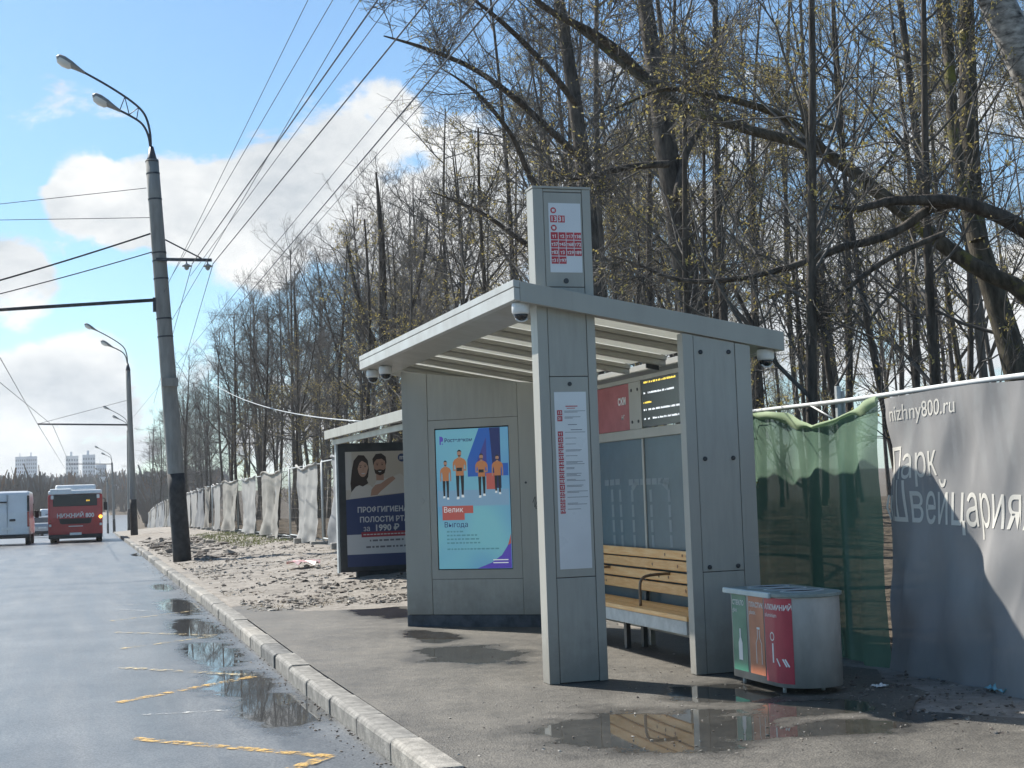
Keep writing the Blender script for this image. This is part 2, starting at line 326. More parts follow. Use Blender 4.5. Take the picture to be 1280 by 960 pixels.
M_yel=paint('worn_yellow_paint',(.60,.37,.09),.455);M_yel2=paint('faded_yellow_paint',(.56,.44,.22),.49);M_wpt=paint('faded_white_paint',(.55,.55,.52),.50)
def stroke(p,q,w,m,name='road_marking',z=.004):
    a=at_z(*p,0.);b=at_z(*q,0.);d=(b-a);d/=np.linalg.norm(d);n=np.array([-d[1],d[0],0])*w/2;mb=MB()
    k=8;vs=[];
    for i in range(k+1):
        c=a+(b-a)*i/k;jit=1+.12*math.sin(i*2.3+p[0]);c=c.copy();c[2]=zr(c[1])+z;vs+=[c-n*jit,c+n*jit]
    mb.add(vs,[(2*i,2*i+2,2*i+3,2*i+1) for i in range(k)]);tag(mb.build(name,m),kind='structure')
stroke((165,923.5),(412,946),.10,M_yel);stroke((412,946),(300,985),.10,M_yel,z=.008)
stroke((147,878.5),(316,846),.10,M_yel);stroke((150,835),(316,845),.10,M_yel2,z=.008)
stroke((150,811),(270,795),.10,M_yel2);stroke((142,790.5),(270,794.5),.10,M_yel2,z=.008)
stroke((138,776),(242,763),.10,M_yel2);stroke((142,761),(190,764),.09,M_wpt,z=.008);stroke((142,756),(222,753),.09,M_wpt)
stroke((155,895),(285,888),.07,M_wpt)
# kerb stones: each a piece, the far end of the line one long piece
M_kerb=[mat('kerb_concrete_%s'%n,c,.85,col2=c2,vscale=9.,bump=.5,bscale=60.) for n,c,c2 in (('grey',(.14,.136,.126),(.30,.288,.26)),('dusty',(.19,.18,.16),(.40,.375,.33)),('dark',(.09,.092,.09),(.19,.188,.178)))]
kerb=bpy.data.objects.new('kerb',None);COL.objects.link(kerb);kerb.location=(1.9,10,0);ORG['kerb']=np.array((1.9,10.,0.));tag(kerb,kind='structure')
kme=[]
for v in range(4):
    mb=MB();pr=[(0,-.12),(.18,-.12),(.18,.128),(.03,.13),(.008,.118),(0,.10)]
    mb.prism(pr,lambda a,b,d:(a+random.uniform(-.002,.002),d,b+random.uniform(-.003,.003)),-.494,.494)
    o=mb.build('kerb_stone',M_kerb[v%3]);kme.append(o.data);bpy.data.objects.remove(o)
for me in kme:
    bm=bmesh.new();bm.from_mesh(me);bmesh.ops.bevel(bm,geom=[e for e in bm.edges if e.calc_face_angle(0)>.9],offset=.007,segments=1,affect='EDGES');bm.to_mesh(me);bm.free()
y=4.86
for i in range(56):
    yc=y+i+.0;s=(kx(yc+.5)-kx(yc-.5))
    o=bpy.data.objects.new('kerb_stone',kme[random.choice((0,0,1,2,2,3))]);COL.objects.link(o);o.parent=kerb
    o.location=Vector((kx(yc)+random.uniform(-.007,.007)-1.9,yc-10,zr(yc)+random.uniform(-.006,.006)));o.rotation_euler=(math.atan2(zr(yc+.5)-zr(yc-.5),1)+random.uniform(-.004,.004),0,-math.atan2(s,1)+random.uniform(-.006,.006))
mb=MB();mb.grid(lambda y,q:(kx(y)+(0,0,.18,.18)[q],y,zr(y)+(-.1,.13,.13,-.1)[q]),list(np.arange(60.4,300,4)),[0,1,2,3],smooth=False);mb.build('far_kerb_line',M_kerb[0],kerb)
mb=MB();mb.grid(lambda y,q:(kx(y)+(0,0,.18,.18)[q],y,zr(y)+(-.1,.13,.13,-.1)[q]),[-30,-10,4.34],[0,1,2,3],smooth=False);mb.build('near_kerb_line',M_kerb[0],kerb)
# pavement by the shelters
us=np.linspace(0,1,26);vs_=np.linspace(0,1,90)
def pave(u,v):
    ye=19.2+.6*math.sin(u*7)+.35*math.sin(u*23+1)-1.2*u
    Y=-8+(ye+8)*v;xr=5.55+.12*math.sin(Y*2.1)+.1*math.sin(Y*5.3+1)
    if Y<8.6: xr-=min(1.,(8.6-Y)/1.2)*(.55+.18*math.sin(Y*4.1))
    x0=kx(Y)+.182;return (x0+(xr-x0)*u,Y,zr(Y)+.1265+.004*math.sin(Y*1.3)*math.sin(u*5)*(u*(1-u)*4))
mb=MB();mb.grid(pave,list(us),list(vs_));tag(mb.build('pavement',M_side),kind='structure')
# ------------------------------------------------------------------ shelter materials
M_grey=mat('grey_coated_steel',(.365,.355,.315),.42,var=.05,vscale=3.5,stretch=(1,1,.25),bump=.04,bscale=90.)
M_grey2=mat('grey_panel_streaked',(.345,.337,.300),.48,col2=(.385,.376,.335),vscale=11.,stretch=(2.2,2.2,.3),bump=.04,bscale=70.)
M_fascia=mat('pale_grey_fascia',(.46,.46,.435),.4,var=.1,vscale=3.,stretch=(1,1,1))
def grime(m):                                       # road splash dried on near the ground, and faint run marks
    t=m.node_tree;b=t.nodes['Principled BSDF'];L=t.links;src=b.inputs['Base Color'].links[0].from_socket
    P=N(t,'ShaderNodeTexCoord').outputs['Object'];sx=N(t,'ShaderNodeSeparateXYZ');L.new(P,sx.inputs[0])
    n=N(t,'ShaderNodeTexNoise',inp={'Scale':6.,'Detail':8.,'Roughness':.7});L.new(P,n.inputs['Vector'])
    r=N(t,'ShaderNodeMapRange',interpolation_type='SMOOTHSTEP');L.new(math_(t,'ADD',sx.outputs[2],math_(t,'MULTIPLY',math_(t,'SUBTRACT',n.outputs[0],.5),.7)),r.inputs[0]);r.inputs[1].default_value=.55;r.inputs[2].default_value=.0;r.inputs[3].default_value=0;r.inputs[4].default_value=.55
    mp_=N(t,'ShaderNodeMapping');mp_.inputs['Scale'].default_value=(14,14,.5);L.new(P,mp_.inputs[0]);k=N(t,'ShaderNodeTexNoise',inp={'Scale':1.6,'Detail':5.,'Roughness':.6});L.new(mp_.outputs[0],k.inputs['Vector'])
    r2=N(t,'ShaderNodeMapRange');L.new(k.outputs[0],r2.inputs[0]);r2.inputs[1].default_value=.55;r2.inputs[2].default_value=.75;r2.inputs[3].default_value=0;r2.inputs[4].default_value=.09
    x=N(t,'ShaderNodeMix',data_type='RGBA');L.new(math_(t,'MAXIMUM',r.outputs[0],r2.outputs[0]),x.inputs[0]);L.new(src,x.inputs[6]);x.inputs[7].default_value=(.15,.135,.112,1);L.new(x.outputs[2],b.inputs['Base Color'])
grime(M_grey);grime(M_grey2)
M_dark=mat('dark_graphite_metal',(.035,.04,.045),.5,var=.25,vscale=6.)
M_plinth=mat('dark_plinth',(.06,.07,.085),.7,var=.4,vscale=8.,bump=.2,bscale=40.)
M_joint=mat('joint_black',(.02,.02,.02),.8)
M_cream=mat('translucent_roof_sheet',(.86,.86,.83),.45,col2=(.72,.72,.68),vscale=2.5,transl=.7)
M_white=mat('white_plastic',(.74,.75,.74),.35,var=.06,vscale=8.)
M_dome=mat('smoked_dome',(.02,.022,.025),.06,coat=.6)
M_wood=mat('varnished_pine',(.78,.40,.13),.45,col2=(.88,.56,.24),vscale=6.,stretch=(9,.7,9),bump=.08,bscale=30.)
M_wood2=mat('varnished_pine_darker',(.70,.35,.11),.45,col2=(.84,.51,.20),vscale=6.,stretch=(9,.9,9),bump=.08,bscale=30.)
M_knot=mat('pine_knot',(.22,.09,.03),.5)
M_galv=mat('pale_painted_steel',(.42,.45,.45),.5,var=.15,vscale=10.)
M_tube=mat('brown_lacquered_tube',(.17,.13,.10),.3,metal=.6,var=.2,vscale=12.)
M_red=mat('sign_red',(.52,.045,.06),.5,var=.08,vscale=6.)
M_redsoft=mat('dull_red_panel',(.36,.085,.09),.45,var=.1,vscale=4.)
M_sheet=mat('white_printed_sheet',(.70,.71,.72),.3,var=.04,vscale=3.,coat=.3)
M_ink=mat('grey_print',(.18,.18,.2),.6)
M_wht=mat('white_print',(.78,.78,.76),.5)
def glass_mat(name,tint,refl=.10):
    m=bpy.data.materials.new(name);m.use_nodes=True;t=m.node_tree;L=t.links;t.nodes.remove(t.nodes['Principled BSDF']);o=t.nodes['Material Output']
    tp=N(t,'ShaderNodeBsdfTransparent');tp.inputs[0].default_value=(*tint,1)
    gl=N(t,'ShaderNodeBsdfGlossy');gl.inputs['Roughness'].default_value=.3;gl.inputs[0].default_value=(.9,.95,1,1)
    df=N(t,'ShaderNodeBsdfDiffuse');df.inputs[0].default_value=(.125,.18,.205,1)
    P=N(t,'ShaderNodeTexCoord').outputs['Object'];n=N(t,'ShaderNodeTexNoise',inp={'Scale':3.,'Detail':7.,'Roughness':.65});L.new(P,n.inputs['Vector'])
    r=N(t,'ShaderNodeMapRange');L.new(n.outputs[0],r.inputs[0]);r.inputs[1].default_value=.35;r.inputs[2].default_value=.75;r.inputs[3].default_value=.48;r.inputs[4].default_value=.68
    ma=N(t,'ShaderNodeMixShader');L.new(r.outputs[0],ma.inputs[0]);L.new(tp.outputs[0],ma.inputs[1]);L.new(df.outputs[0],ma.inputs[2])
    fr=N(t,'ShaderNodeFresnel');fr.inputs[0].default_value=1.28
    mb_=N(t,'ShaderNodeMixShader');L.new(math_(t,'ADD',fr.outputs[0],refl,True),mb_.inputs[0]);L.new(ma.outputs[0],mb_.inputs[1]);L.new(gl.outputs[0],mb_.inputs[2]);L.new(mb_.outputs[0],o.inputs[0]);return m
M_glass=glass_mat('dusty_tinted_glass',(.50,.58,.62),.0)
# ------------------------------------------------------------------ near shelter
SH=thing('bus_shelter',(4.2,12.5,.13),'large grey metal bus shelter with tall route pillar and sloping roof','bus shelter')
def zb(X): return 2.937-.175*(X-3.15)
XL,XR,Y0,Y1=3.15,5.33,9.96,15.75
def slab(mb,x0,x1,y0,y1,d0,d1,mi=0):      # box that follows the roof pitch
    mb.hexa([(x0,y0,zb(x0)+d0),(x1,y0,zb(x1)+d0),(x1,y1,zb(x1)+d0),(x0,y1,zb(x0)+d0),(x0,y0,zb(x0)+d1),(x1,y0,zb(x1)+d1),(x1,y1,zb(x1)+d1),(x0,y1,zb(x0)+d1)],mi);return mb
roof=slab(MB(),XL+.2,XR-.2,Y0+.1,Y1-.1,.128,.136).build('roof',M_cream,SH)
# front fascia in two stepped strips, end and back fascias
slab(MB(),XL,XL+.045,Y0,Y1,.0,.092).build('roof_fascia',M_fascia,roof,bevel=.003)
slab(MB(),XL-.004,XL+.045,Y0-.002,Y1+.002,.096,.148).build('roof_fascia',M_fascia,roof,bevel=.003)
slab(MB(),XL+.047,XR,Y0,Y0+.045,-.002,.145).build('end_fascia',M_grey,roof,bevel=.003)
slab(MB(),XL+.047,XR,Y1-.045,Y1,.0,.142).build('end_fascia',M_grey,roof,bevel=.003)
slab(MB(),XR-.045,XR-.001,Y0+.047,Y1-.047,.0,.14).build('back_fascia',M_grey,roof,bevel=.003)
slab(MB(),XL+.047,3.49,Y0+.047,Y1-.047,.008,.02).build('soffit',M_grey,roof)
slab(MB(),3.492,XR-.047,Y0+.047,Y0+.16,.010,.022).build('soffit',M_grey,roof)
slab(MB(),5.12,XR-.047,Y0+.162,Y1-.047,.012,.024).build('soffit',M_grey,roof)
nb=6;bys=[10.95+i*.86 for i in range(nb)]
for y in bys:
    mb=MB();slab(mb,3.5,5.12,y-.055,y+.055,.06,.10);slab(mb,3.5,5.12,y-.03,y+.03,.012,.06);mb.build('roof_beam',M_grey,roof,bevel=.003)
edges=[Y0+.162]+bys+[Y1-.05]
for a,b in zip(edges[:-1],edges[1:]): slab(MB(),3.495,5.118,a+.06,b-.06,.104,.112).build('roof_panel',M_cream,roof)
for y in (11.9,13.6): # steel angle gussets at the back
    mb=MB();slab(mb,4.98,5.1,y-.01,y+.01,-.02,.06);mb.build('bracket',M_dark,roof)
# dome cameras
def dome(x,y,r):
    z=zb(x)+.006;mb=MB();mb.lathe([(r*.9,0),(r,-.012),(r,-.07),(r*.86,-.085)],(x,y,z),24);o=mb.build('camera_housing',M_white,roof)
    mb=MB();mb.lathe([(r*.84*math.cos(a),-.085-r*.80*math.sin(a)) for a in np.linspace(0,1.5,8)],(x,y,z),20);mb.build('camera_dome',M_dome,roof)
    mb=MB();a=np.linspace(-.9,.9,9);mb.tube([(x+r*.88*math.sin(q),y-r*.25,z-.085-r*.82*math.cos(q)) for q in a],.006,6);mb.build('dome_guard',M_white,roof)
for x,y,r in ((3.235,10.08,.066),(3.30,15.10,.07),(3.27,15.62,.07),(5.235,10.1,.066)): dome(x,y,r)
# route pillar
pil=MB().box((3.358,10.075,.13),(3.806,10.205,3.785)).build('route_pillar',M_joint,SH)
MB().box((3.354,10.06,.13),(3.434,10.215,3.79)).build('pillar_stile',M_grey,pil,bevel=.004)
MB().box((3.744,10.06,.13),(3.81,10.215,3.79)).build('pillar_stile',M_grey,pil,bevel=.004)
MB().box((3.349,10.055,3.791),(3.815,10.222,3.808)).build('pillar_cap',M_grey,pil,bevel=.003)
def pframe(name,z0,z1,m): return MB().box((3.438,10.064,z0),(3.740,10.21,z1)).build(name,m,pil,bevel=.003)
pframe('pillar_panel',.135,.893,M_grey2);pframe('pillar_panel',2.381,3.046,M_grey2);pframe('pillar_panel',3.768,3.788,M_grey)
pframe('sign_frame',.898,2.376,M_grey);pframe('sign_frame',3.051,3.763,M_grey)
for x,z,r in ((3.595,3.095,.02),(3.592,2.322,.016)):
    mb=MB();mb.tube([(x,10.066,z),(x,10.058,z)],r,14,smooth=False);mb.build('lock',M_dark,pil)
# upper route sheet
sh=MB().box((3.474,10.0605,3.158),(3.727,10.066,3.682)).build('route_sheet',M_sheet,pil)
pl=Plane((3.474,10.0605,3.158),(1,0,0),(0,0,1))
mr=MB()
ell(mr,pl,.037,.468,.023,.023,.001);ell(mr,pl,.037,.336,.023,.023,.001)
cw,chh=.058,.05
rect(mr,pl,.011,.377,.064,.43,.001);rect(mr,pl,.073,.377,.126,.43,.001)
rows=[['т1','т2','т17','т38'],['т37','т45','т68','т72'],['т83','т3','т29','т89'],['т31','т97']]
cells=[]
for r_,row in enumerate(rows):
    for c_,s in enumerate(row):
        a=.011+c_*.0615;b=.248-r_*.061;rect(mr,pl,a,b,a+.056,b+.055,.001);cells.append((a,b,s))
tag(mr.build('route_squares',M_red,sh),kind='stuff')
mt=MB();text_on(mt,pl,'13',.05,.0375,.387,.002,align='CENTER',bold=.0012);text_on(mt,pl,'31',.05,.0995,.387,.002,align='CENTER',bold=.0012)
for a,b,s in cells: text_on(mt,pl,s,.036,a+.028,b+.013,.002,align='CENTER',bold=.0008)
for b in (.468,.336):
    rect(mt,pl,.026,b-.008,.048,b+.010,.002);rect(mt,pl,.029,b-.013,.034,b-.008,.002);rect(mt,pl,.040,b-.013,.045,b-.008,.002)
mt.build('route_numbers',M_wht,sh)
# lower timetable sheet
sh=MB().box((3.466,10.0605,.957),(3.716,10.066,2.263)).build('timetable_sheet',M_sheet,pil)
pl=Plane((3.466,10.0605,.957),(1,0,0),(0,0,1));mr=MB();mt=MB();mk=MB()
zs=[1.152,1.108]+[.995-.0437*i for i in range(14)]
nums=['13','31','т1','т2','т17','т38','т37','т45','т68','т72','т83','т3','т29','т89','т31','т97']
for z,s in zip(zs,nums):
    rect(mr,pl,.018,z-.019,.058,z+.019,.001);text_on(mt,pl,s,.03,.038,z-.010,.002,align='CENTER',bold=.0006)
    n=random.choice((1,1,2,2,3))
    for q in range(n): rect(mk,pl,.075,z+.010-q*.0085,.075+random.uniform(.06,.165),z+.0135-q*.0085,.001)
rect(mr,pl,.085,1.196,.18,1.203,.001);rect(mr,pl,.095,1.182,.16,1.187,.001);rect(mk,pl,.10,1.06,.17,1.065,.001);rect(mk,pl,.12,1.022,.21,1.027,.001)
tag(mr.build('route_squares',M_red,sh),kind='stuff');mt.build('route_numbers',M_wht,sh);tag(mk.build('timetable_lines',M_ink,sh),kind='stuff')
# right end wall
wl=MB()
def wpiece(mb,x0,x1,z0,z1=None,y0=9.97,y1=10.075):
    t0=zb(x0)-.012 if z1 is None else z1;t1=zb(x1)-.012 if z1 is None else z1
    mb.hexa([(x0,y0,z0),(x1,y0,z0),(x1,y1,z0),(x0,y1,z0),(x0,y0,t0),(x1,y0,t1),(x1,y1,t1),(x0,y1,t0)]);return mb
ew=wpiece(MB(),4.50,5.02,.13,y0=9.985,y1=10.06).build('end_wall',M_joint,SH)
wpiece(MB(),4.477,4.564,.13).build('wall_stile',M_grey,ew,bevel=.004);wpiece(MB(),4.912,5.038,.13).build('wall_stile',M_grey,ew,bevel=.004)
wpiece(MB(),4.568,4.908,.889,y0=9.974).build('wall_panel',M_grey2,ew,bevel=.003);wpiece(MB(),4.568,4.908,.132,.884,y0=9.974).build('wall_panel',M_grey2,ew,bevel=.003)
for z in (2.547,1.737,.922):
    for x in (4.622,4.857):
        mb=MB();mb.tube([(x,9.975,z),(x,9.966,z),(x,9.962,z)],[.017,.017,.012],14);mb.build('bolt',M_dark,ew)
# angled wall with the advertising screen
aw=Plane((3.49,15.2,.13),(math.cos(rad(38)),-math.sin(rad(38)),0),(0,0,1))
def top_at(u): return zb(aw(u,0)[0])-.012-.13
def apiece(mb,u0,u1,b0,b1=None,d0=-.13,d1=0.,mi=0):
    t0=top_at(u0) if b1 is None else b1;t1=top_at(u1) if b1 is None else b1
    mb.hexa([aw(u0,b0,d0),aw(u1,b0,d0),aw(u1,b0,d1),aw(u0,b0,d1),aw(u0,t0,d0),aw(u1,t1,d0),aw(u1,t1,d1),aw(u0,t0,d1)],mi);return mb
AW=apiece(MB(),.02,1.74,.02,d0=-.12,d1=-.015).build('screen_wall',M_joint,SH)
apiece(MB(),0,.298,.125).build('wall_stile',M_grey,AW,bevel=.004);apiece(MB(),1.334,1.75,.125).build('wall_stile',M_grey,AW,bevel=.004)
apiece(MB(),.302,1.330,2.188,d1=-.003).build('wall_panel',M_grey2,AW,bevel=.003);apiece(MB(),.302,1.330,.125,.496,d1=-.003).build('wall_panel',M_grey2,AW,bevel=.003)
apiece(MB(),-.004,1.754,-.03,.120,d1=-.006).build('plinth',M_plinth,AW,bevel=.003)
mb=MB()
for a in ((.302,.374,.5,2.184),(1.226,1.330,.5,2.184),(.374,1.226,2.098,2.184),(.374,1.226,.5,.594)): apiece(mb,a[0],a[1],a[2],a[3],d1=-.002)
mb.build('screen_frame',M_grey,AW)
mb=MB();mb.tube([aw(.2,1.33,-.001),aw(.2,1.33,.004)],.035,16,smooth=False);mb.build('round_cover',M_grey2,AW)
mb=MB();mb.tube([aw(1.40,1.49,-.001),aw(1.40,1.49,.004)],.012,10,smooth=False);mb.build('lock',M_dark,AW)
# a pen scribble left on the wall
mb=MB();p=[(1.47,1.30),(1.50,1.36),(1.49,1.25),(1.53,1.33),(1.55,1.26),(1.50,1.24),(1.57,1.31),(1.60,1.29),(1.56,1.24),(1.52,1.27)]
mb.tube([aw(a,b-.02,.001) for a,b in bez(p,40)],.003,4);mb.build('scribble',M_dark,AW)
def emi(name,c,s=1.): return mat(name,tuple(q*.25 for q in c),.12,emit=c,estr=s)
# screen image (gives off light): teal gradient, blue digit, four walking people, lettering
def screen_mat():
    m=mat('screen_teal',(.05,.1,.12),.12,emit=(.2,.5,.55),estr=1.);t=m.node_tree;b=t.nodes['Principled BSDF'];L=t.links
    P=N(t,'ShaderNodeTexCoord').outputs['Object'];n=N(t,'ShaderNodeTexNoise',inp={'Scale':1.5,'Detail':1.});L.new(P,n.inputs['Vector'])
    r=N(t,'ShaderNodeValToRGB');e=r.color_ramp.elements;e[0].position=.3;e[0].color=(.09,.27,.50,1);e[1].position=.7;e[1].color=(.16,.44,.52,1);L.new(n.outputs[0],r.inputs[0]);L.new(r.outputs[0],b.inputs['Emission Color']);b.inputs['Emission Strength'].default_value=.36;return m
ES=.32
mats=[screen_mat(),emi('screen_blue',(.02,.10,.42),ES),emi('screen_navy',(.015,.02,.12),ES),emi('screen_orange',(.42,.17,.07),ES),emi('screen_black',(.012,.012,.018),ES),emi('screen_skin',(.36,.20,.14),ES),emi('screen_red',(.42,.10,.09),ES),emi('screen_white',(.75,.82,.85),ES),emi('screen_purple',(.10,.07,.45),ES),emi('screen_floor',(.20,.36,.52),ES),emi('screen_violet',(.05,.05,.25),ES),emi('screen_slate',(.10,.28,.34),ES)]
SW,SHh=.832,1.48
pl=Plane(aw(.384,.604,-.010),aw.u,(0,0,1))
mb=MB();rect(mb,pl,0,0,SW,SHh,0);scr=mb.build('display_screen',mats,AW)
mb=MB();rect(mb,pl,-.01,-.01,SW+.01,SHh+.01,-.004);mb.build('screen_bezel',M_joint,AW)
mb=MB()
rect(mb,pl,.01,.66,SW-.01,.83,.0006,9)
poly(mb,pl,[(.36,1.15),(.50,1.478),(.74,1.478),(.74,1.478),(.74,1.1),(.822,1.1),(.822,.97),(.74,.97),(.74,.84),(.58,.84),(.58,.97),(.36,.97)],.0012,1)
poly(mb,pl,[(.46,1.1),(.58,1.1),(.58,1.38)],.0018,10);poly(mb,pl,[(.62,1.478),(.74,1.478),(.74,.84),(.66,.84)],.0018,2)
rect(mb,pl,.57,.83,.68,1.0,.0022,6)
poly(mb,pl,[(.44,.002),(.60,.06),(.72,.14),(.79,.24),(.828,.36),(.828,.002)],.0012,8)
poly(mb,pl,[(.79,.24),(.828,.36),(.828,.26)],.0018,6)
def man(cx,fy,h,k):
    st=.035*(1 if k else -1)*h                      # mid-stride: one leg forward and lower, one back and shorter
    for s,up in ((-1,.0 if k else .035),(1,.035 if k else 0.)):
        poly(mb,pl,[(cx+s*.008*h,fy+.49*h),(cx+s*.088*h,fy+.50*h),(cx+s*.082*h,fy+.28*h),(cx+s*.072*h,fy+(.045+up)*h),(cx+s*.028*h,fy+(.045+up)*h),(cx+s*.022*h,fy+.28*h)],.0026,4)
        poly(mb,pl,[(cx+s*.022*h,fy+(.05+up)*h),(cx+s*.075*h,fy+(.05+up)*h),(cx+s*.085*h,fy+(.0+up)*h),(cx+s*.025*h,fy+up*h)],.003,7)
    poly(mb,pl,[(cx-.085*h,fy+.47*h),(cx+.085*h,fy+.47*h),(cx+.088*h,fy+.62*h),(cx+.115*h,fy+.79*h),(cx+.04*h,fy+.83*h),(cx-.04*h,fy+.83*h),(cx-.115*h,fy+.79*h),(cx-.088*h,fy+.62*h)],.0029,3)
    for s in (-1,1):
        poly(mb,pl,[(cx+s*.105*h,fy+.80*h),(cx+s*.145*h,fy+.74*h),(cx+s*.15*h,fy+.68*h),(cx+s*.105*h,fy+.68*h)],.0031,3)
        if k: poly(mb,pl,[(cx+s*.15*h,fy+.68*h),(cx+s*.115*h,fy+.68*h),(cx+s*.125*h,fy+.60*h),(cx+s*.02*h,fy+.60*h),(cx+s*.02*h,fy+.565*h),(cx+s*.145*h,fy+.565*h)],.0033,5)
        else: poly(mb,pl,[(cx+s*.148*h,fy+.68*h),(cx+s*.113*h,fy+.68*h),(cx+s*.125*h,fy+.56*h),(cx+s*.12*h,fy+.46*h),(cx+s*.15*h,fy+.46*h),(cx+s*.155*h,fy+.56*h)],.0033,5)
    if k: rect(mb,pl,cx-.07*h,fy+.56*h,cx+.05*h,fy+.63*h,.0035,4)
    rect(mb,pl,cx-.026*h,fy+.81*h,cx+.026*h,fy+.87*h,.0030,5)
    ell(mb,pl,cx,fy+.915*h,.046*h,.064*h,.0034,5,14);poly(mb,pl,[(cx+.047*h*math.cos(a),fy+.935*h+.055*h*math.sin(a)) for a in np.linspace(0,PI,9)]+[(cx-.03*h,fy+.955*h),(cx+.03*h,fy+.955*h)],.0037,4)
    poly(mb,pl,[(cx-.035*h,fy+.885*h),(cx-.025*h,fy+.855*h),(cx+.025*h,fy+.855*h),(cx+.035*h,fy+.885*h),(cx,fy+.875*h)],.0037,4)
man(.105,.735,.42,0);man(.27,.735,.53,1);man(.52,.745,.47,1);man(.70,.775,.42,0)
rect(mb,pl,.055,.585,.41,.665,.0012,6);rect(mb,pl,.055,.515,.31,.585,.0013,6)
text_on(mb,pl,'Велик',.078,.068,.598,.002,7);text_on(mb,pl,'Выгода',.078,.07,.44,.002,2)
text_on(mb,pl,'Ростелеком',.055,.10,1.345,.002,2,bold=.001)
poly(mb,pl,[(.045,1.32),(.062,1.32),(.062,1.35),(.085,1.355),(.09,1.385),(.075,1.405),(.045,1.41)],.002,8);poly(mb,pl,[(.07,1.32),(.085,1.32),(.085,1.34)],.002,8)
for i,(w,b) in enumerate(((.17,.385),(.33,.345),(.36,.305),(.36,.265),(.55,.20))):
    a=.10
    while a<.10+w: q=random.uniform(.02,.05);rect(mb,pl,a,b,a+q,b+.016,.002,11);a+=q+.012
for b in (.085,.055): rect(mb,pl,.62,b,.79,b+.010,.002,7)
mb.build('screen_image',mats,scr)
# glazed back wall with the header band
bw=MB().box((4.965,10.08,2.495),(5.035,14.02,2.535)).build('back_wall',M_grey,SH,bevel=.003)
MB().box((4.955,10.08,1.975),(5.03,14.02,2.06)).build('header_rail',M_grey,bw,bevel=.003)
for y in (10.10,14.0): MB().box((4.96,y-.03,.13),(5.04,y+.03,1.973)).build('back_post',M_grey,bw,bevel=.003)
for y in (10.12,13.98):MB().box((4.962,y-.04,2.062),(5.03,y+.04,2.493)).build('back_post',M_grey,bw,bevel=.003)
MB().box((4.965,12.02,2.062),(5.03,12.31,2.493)).build('mullion_plate',M_grey,bw,bevel=.003)
for y in (12.09,12.24):
    for z in (2.13,2.42):
        mb=MB();mb.tube([(4.967,y,z),(4.958,y,z)],.014,12);mb.build('bolt',M_dark,bw)
sg=MB().box((4.968,12.315,2.064),(5.02,13.93,2.491)).build('stop_name_sign',M_redsoft,bw)
pl=Plane((4.968,13.93,2.064),(0,-1,0),(0,0,1))
mb=MB();text_on(mb,pl,'ски',.12,1.545,.24,.002,align='RIGHT',bold=.003);mb.build('sign_lettering',M_wht,sg)
mb=MB();text_on(mb,pl,'нг',.08,1.50,.10,.002,align='RIGHT');mb.build('sign_lettering',M_wht,sg)
mats=[mat('led_panel_black',(.02,.022,.025),.25),mat('led_yellow',(.3,.2,.02),.5,emit=(.95,.70,.10),estr=.9),mat('led_white',(.3,.3,.3),.5,emit=(.8,.85,.9),estr=.8)]
ds=MB().box((4.968,10.17,2.075),(5.02,12.005,2.491)).build('arrivals_display',mats[0],bw)
pl=Plane((4.968,12.005,2.075),(0,-1,0),(0,0,1));mb=MB()
for b,mi,segs in ((.385,1,((.06,.75),)),(.29,2,((.05,.09),(.15,.72))),(.205,1,((.04,.22),)),(.14,2,((.04,.09),(.15,.9))),(.06,2,((.04,.08),(.13,.17),(.24,.95)))):
    for a0,a1 in segs:
        a=a0
        while a<a1: w=random.uniform(.01,.028);rect(mb,pl,a,b,a+w,b+random.choice((.012,.016,.016)),.001,mi);a+=w+random.choice((.004,.006,.02))
tag(mb.build('led_rows',mats,ds),kind='stuff')
MB().box((4.985,10.13,.33),(4.997,12.04,1.973)).build('glass_pane',M_glass,bw);MB().box((4.985,12.06,.33),(4.997,13.97,1.973)).build('glass_pane',M_glass,bw)
MB().box((4.975,12.03,.13),(5.02,12.07,1.973)).build('back_post',M_grey,bw)
MB().box((4.965,10.13,.27),(5.02,13.97,.325)).build('bottom_rail',M_grey,bw)
gf=MB()
M_film=mat('pale_glass_film',(.40,.46,.48),.6,alpha=.5)
def gbar(p,q,w=.055):
    a=at_x(*p,4.982);b=at_x(*q,4.982);d=b-a;L_=np.linalg.norm(d);d/=L_;n_=np.cross(d,(1,0,0))*w/2;k=max(1,int(L_/.13))
    for i in range(k): c=a+d*L_*i/k;e=c+d*L_/k*.80;gf.add([c-n_,e-n_,e+n_,c+n_],[(0,1,2,3)])
for x in (765,775,790,813,836): gbar((x,612),(x+4,688))
gbar((786,603),(838,601));gbar((790,612),(797,600));gbar((826,600),(837,612));gbar((756,604),(776,602))
tag(gf.build('glass_film',M_film,bw),kind='stuff')
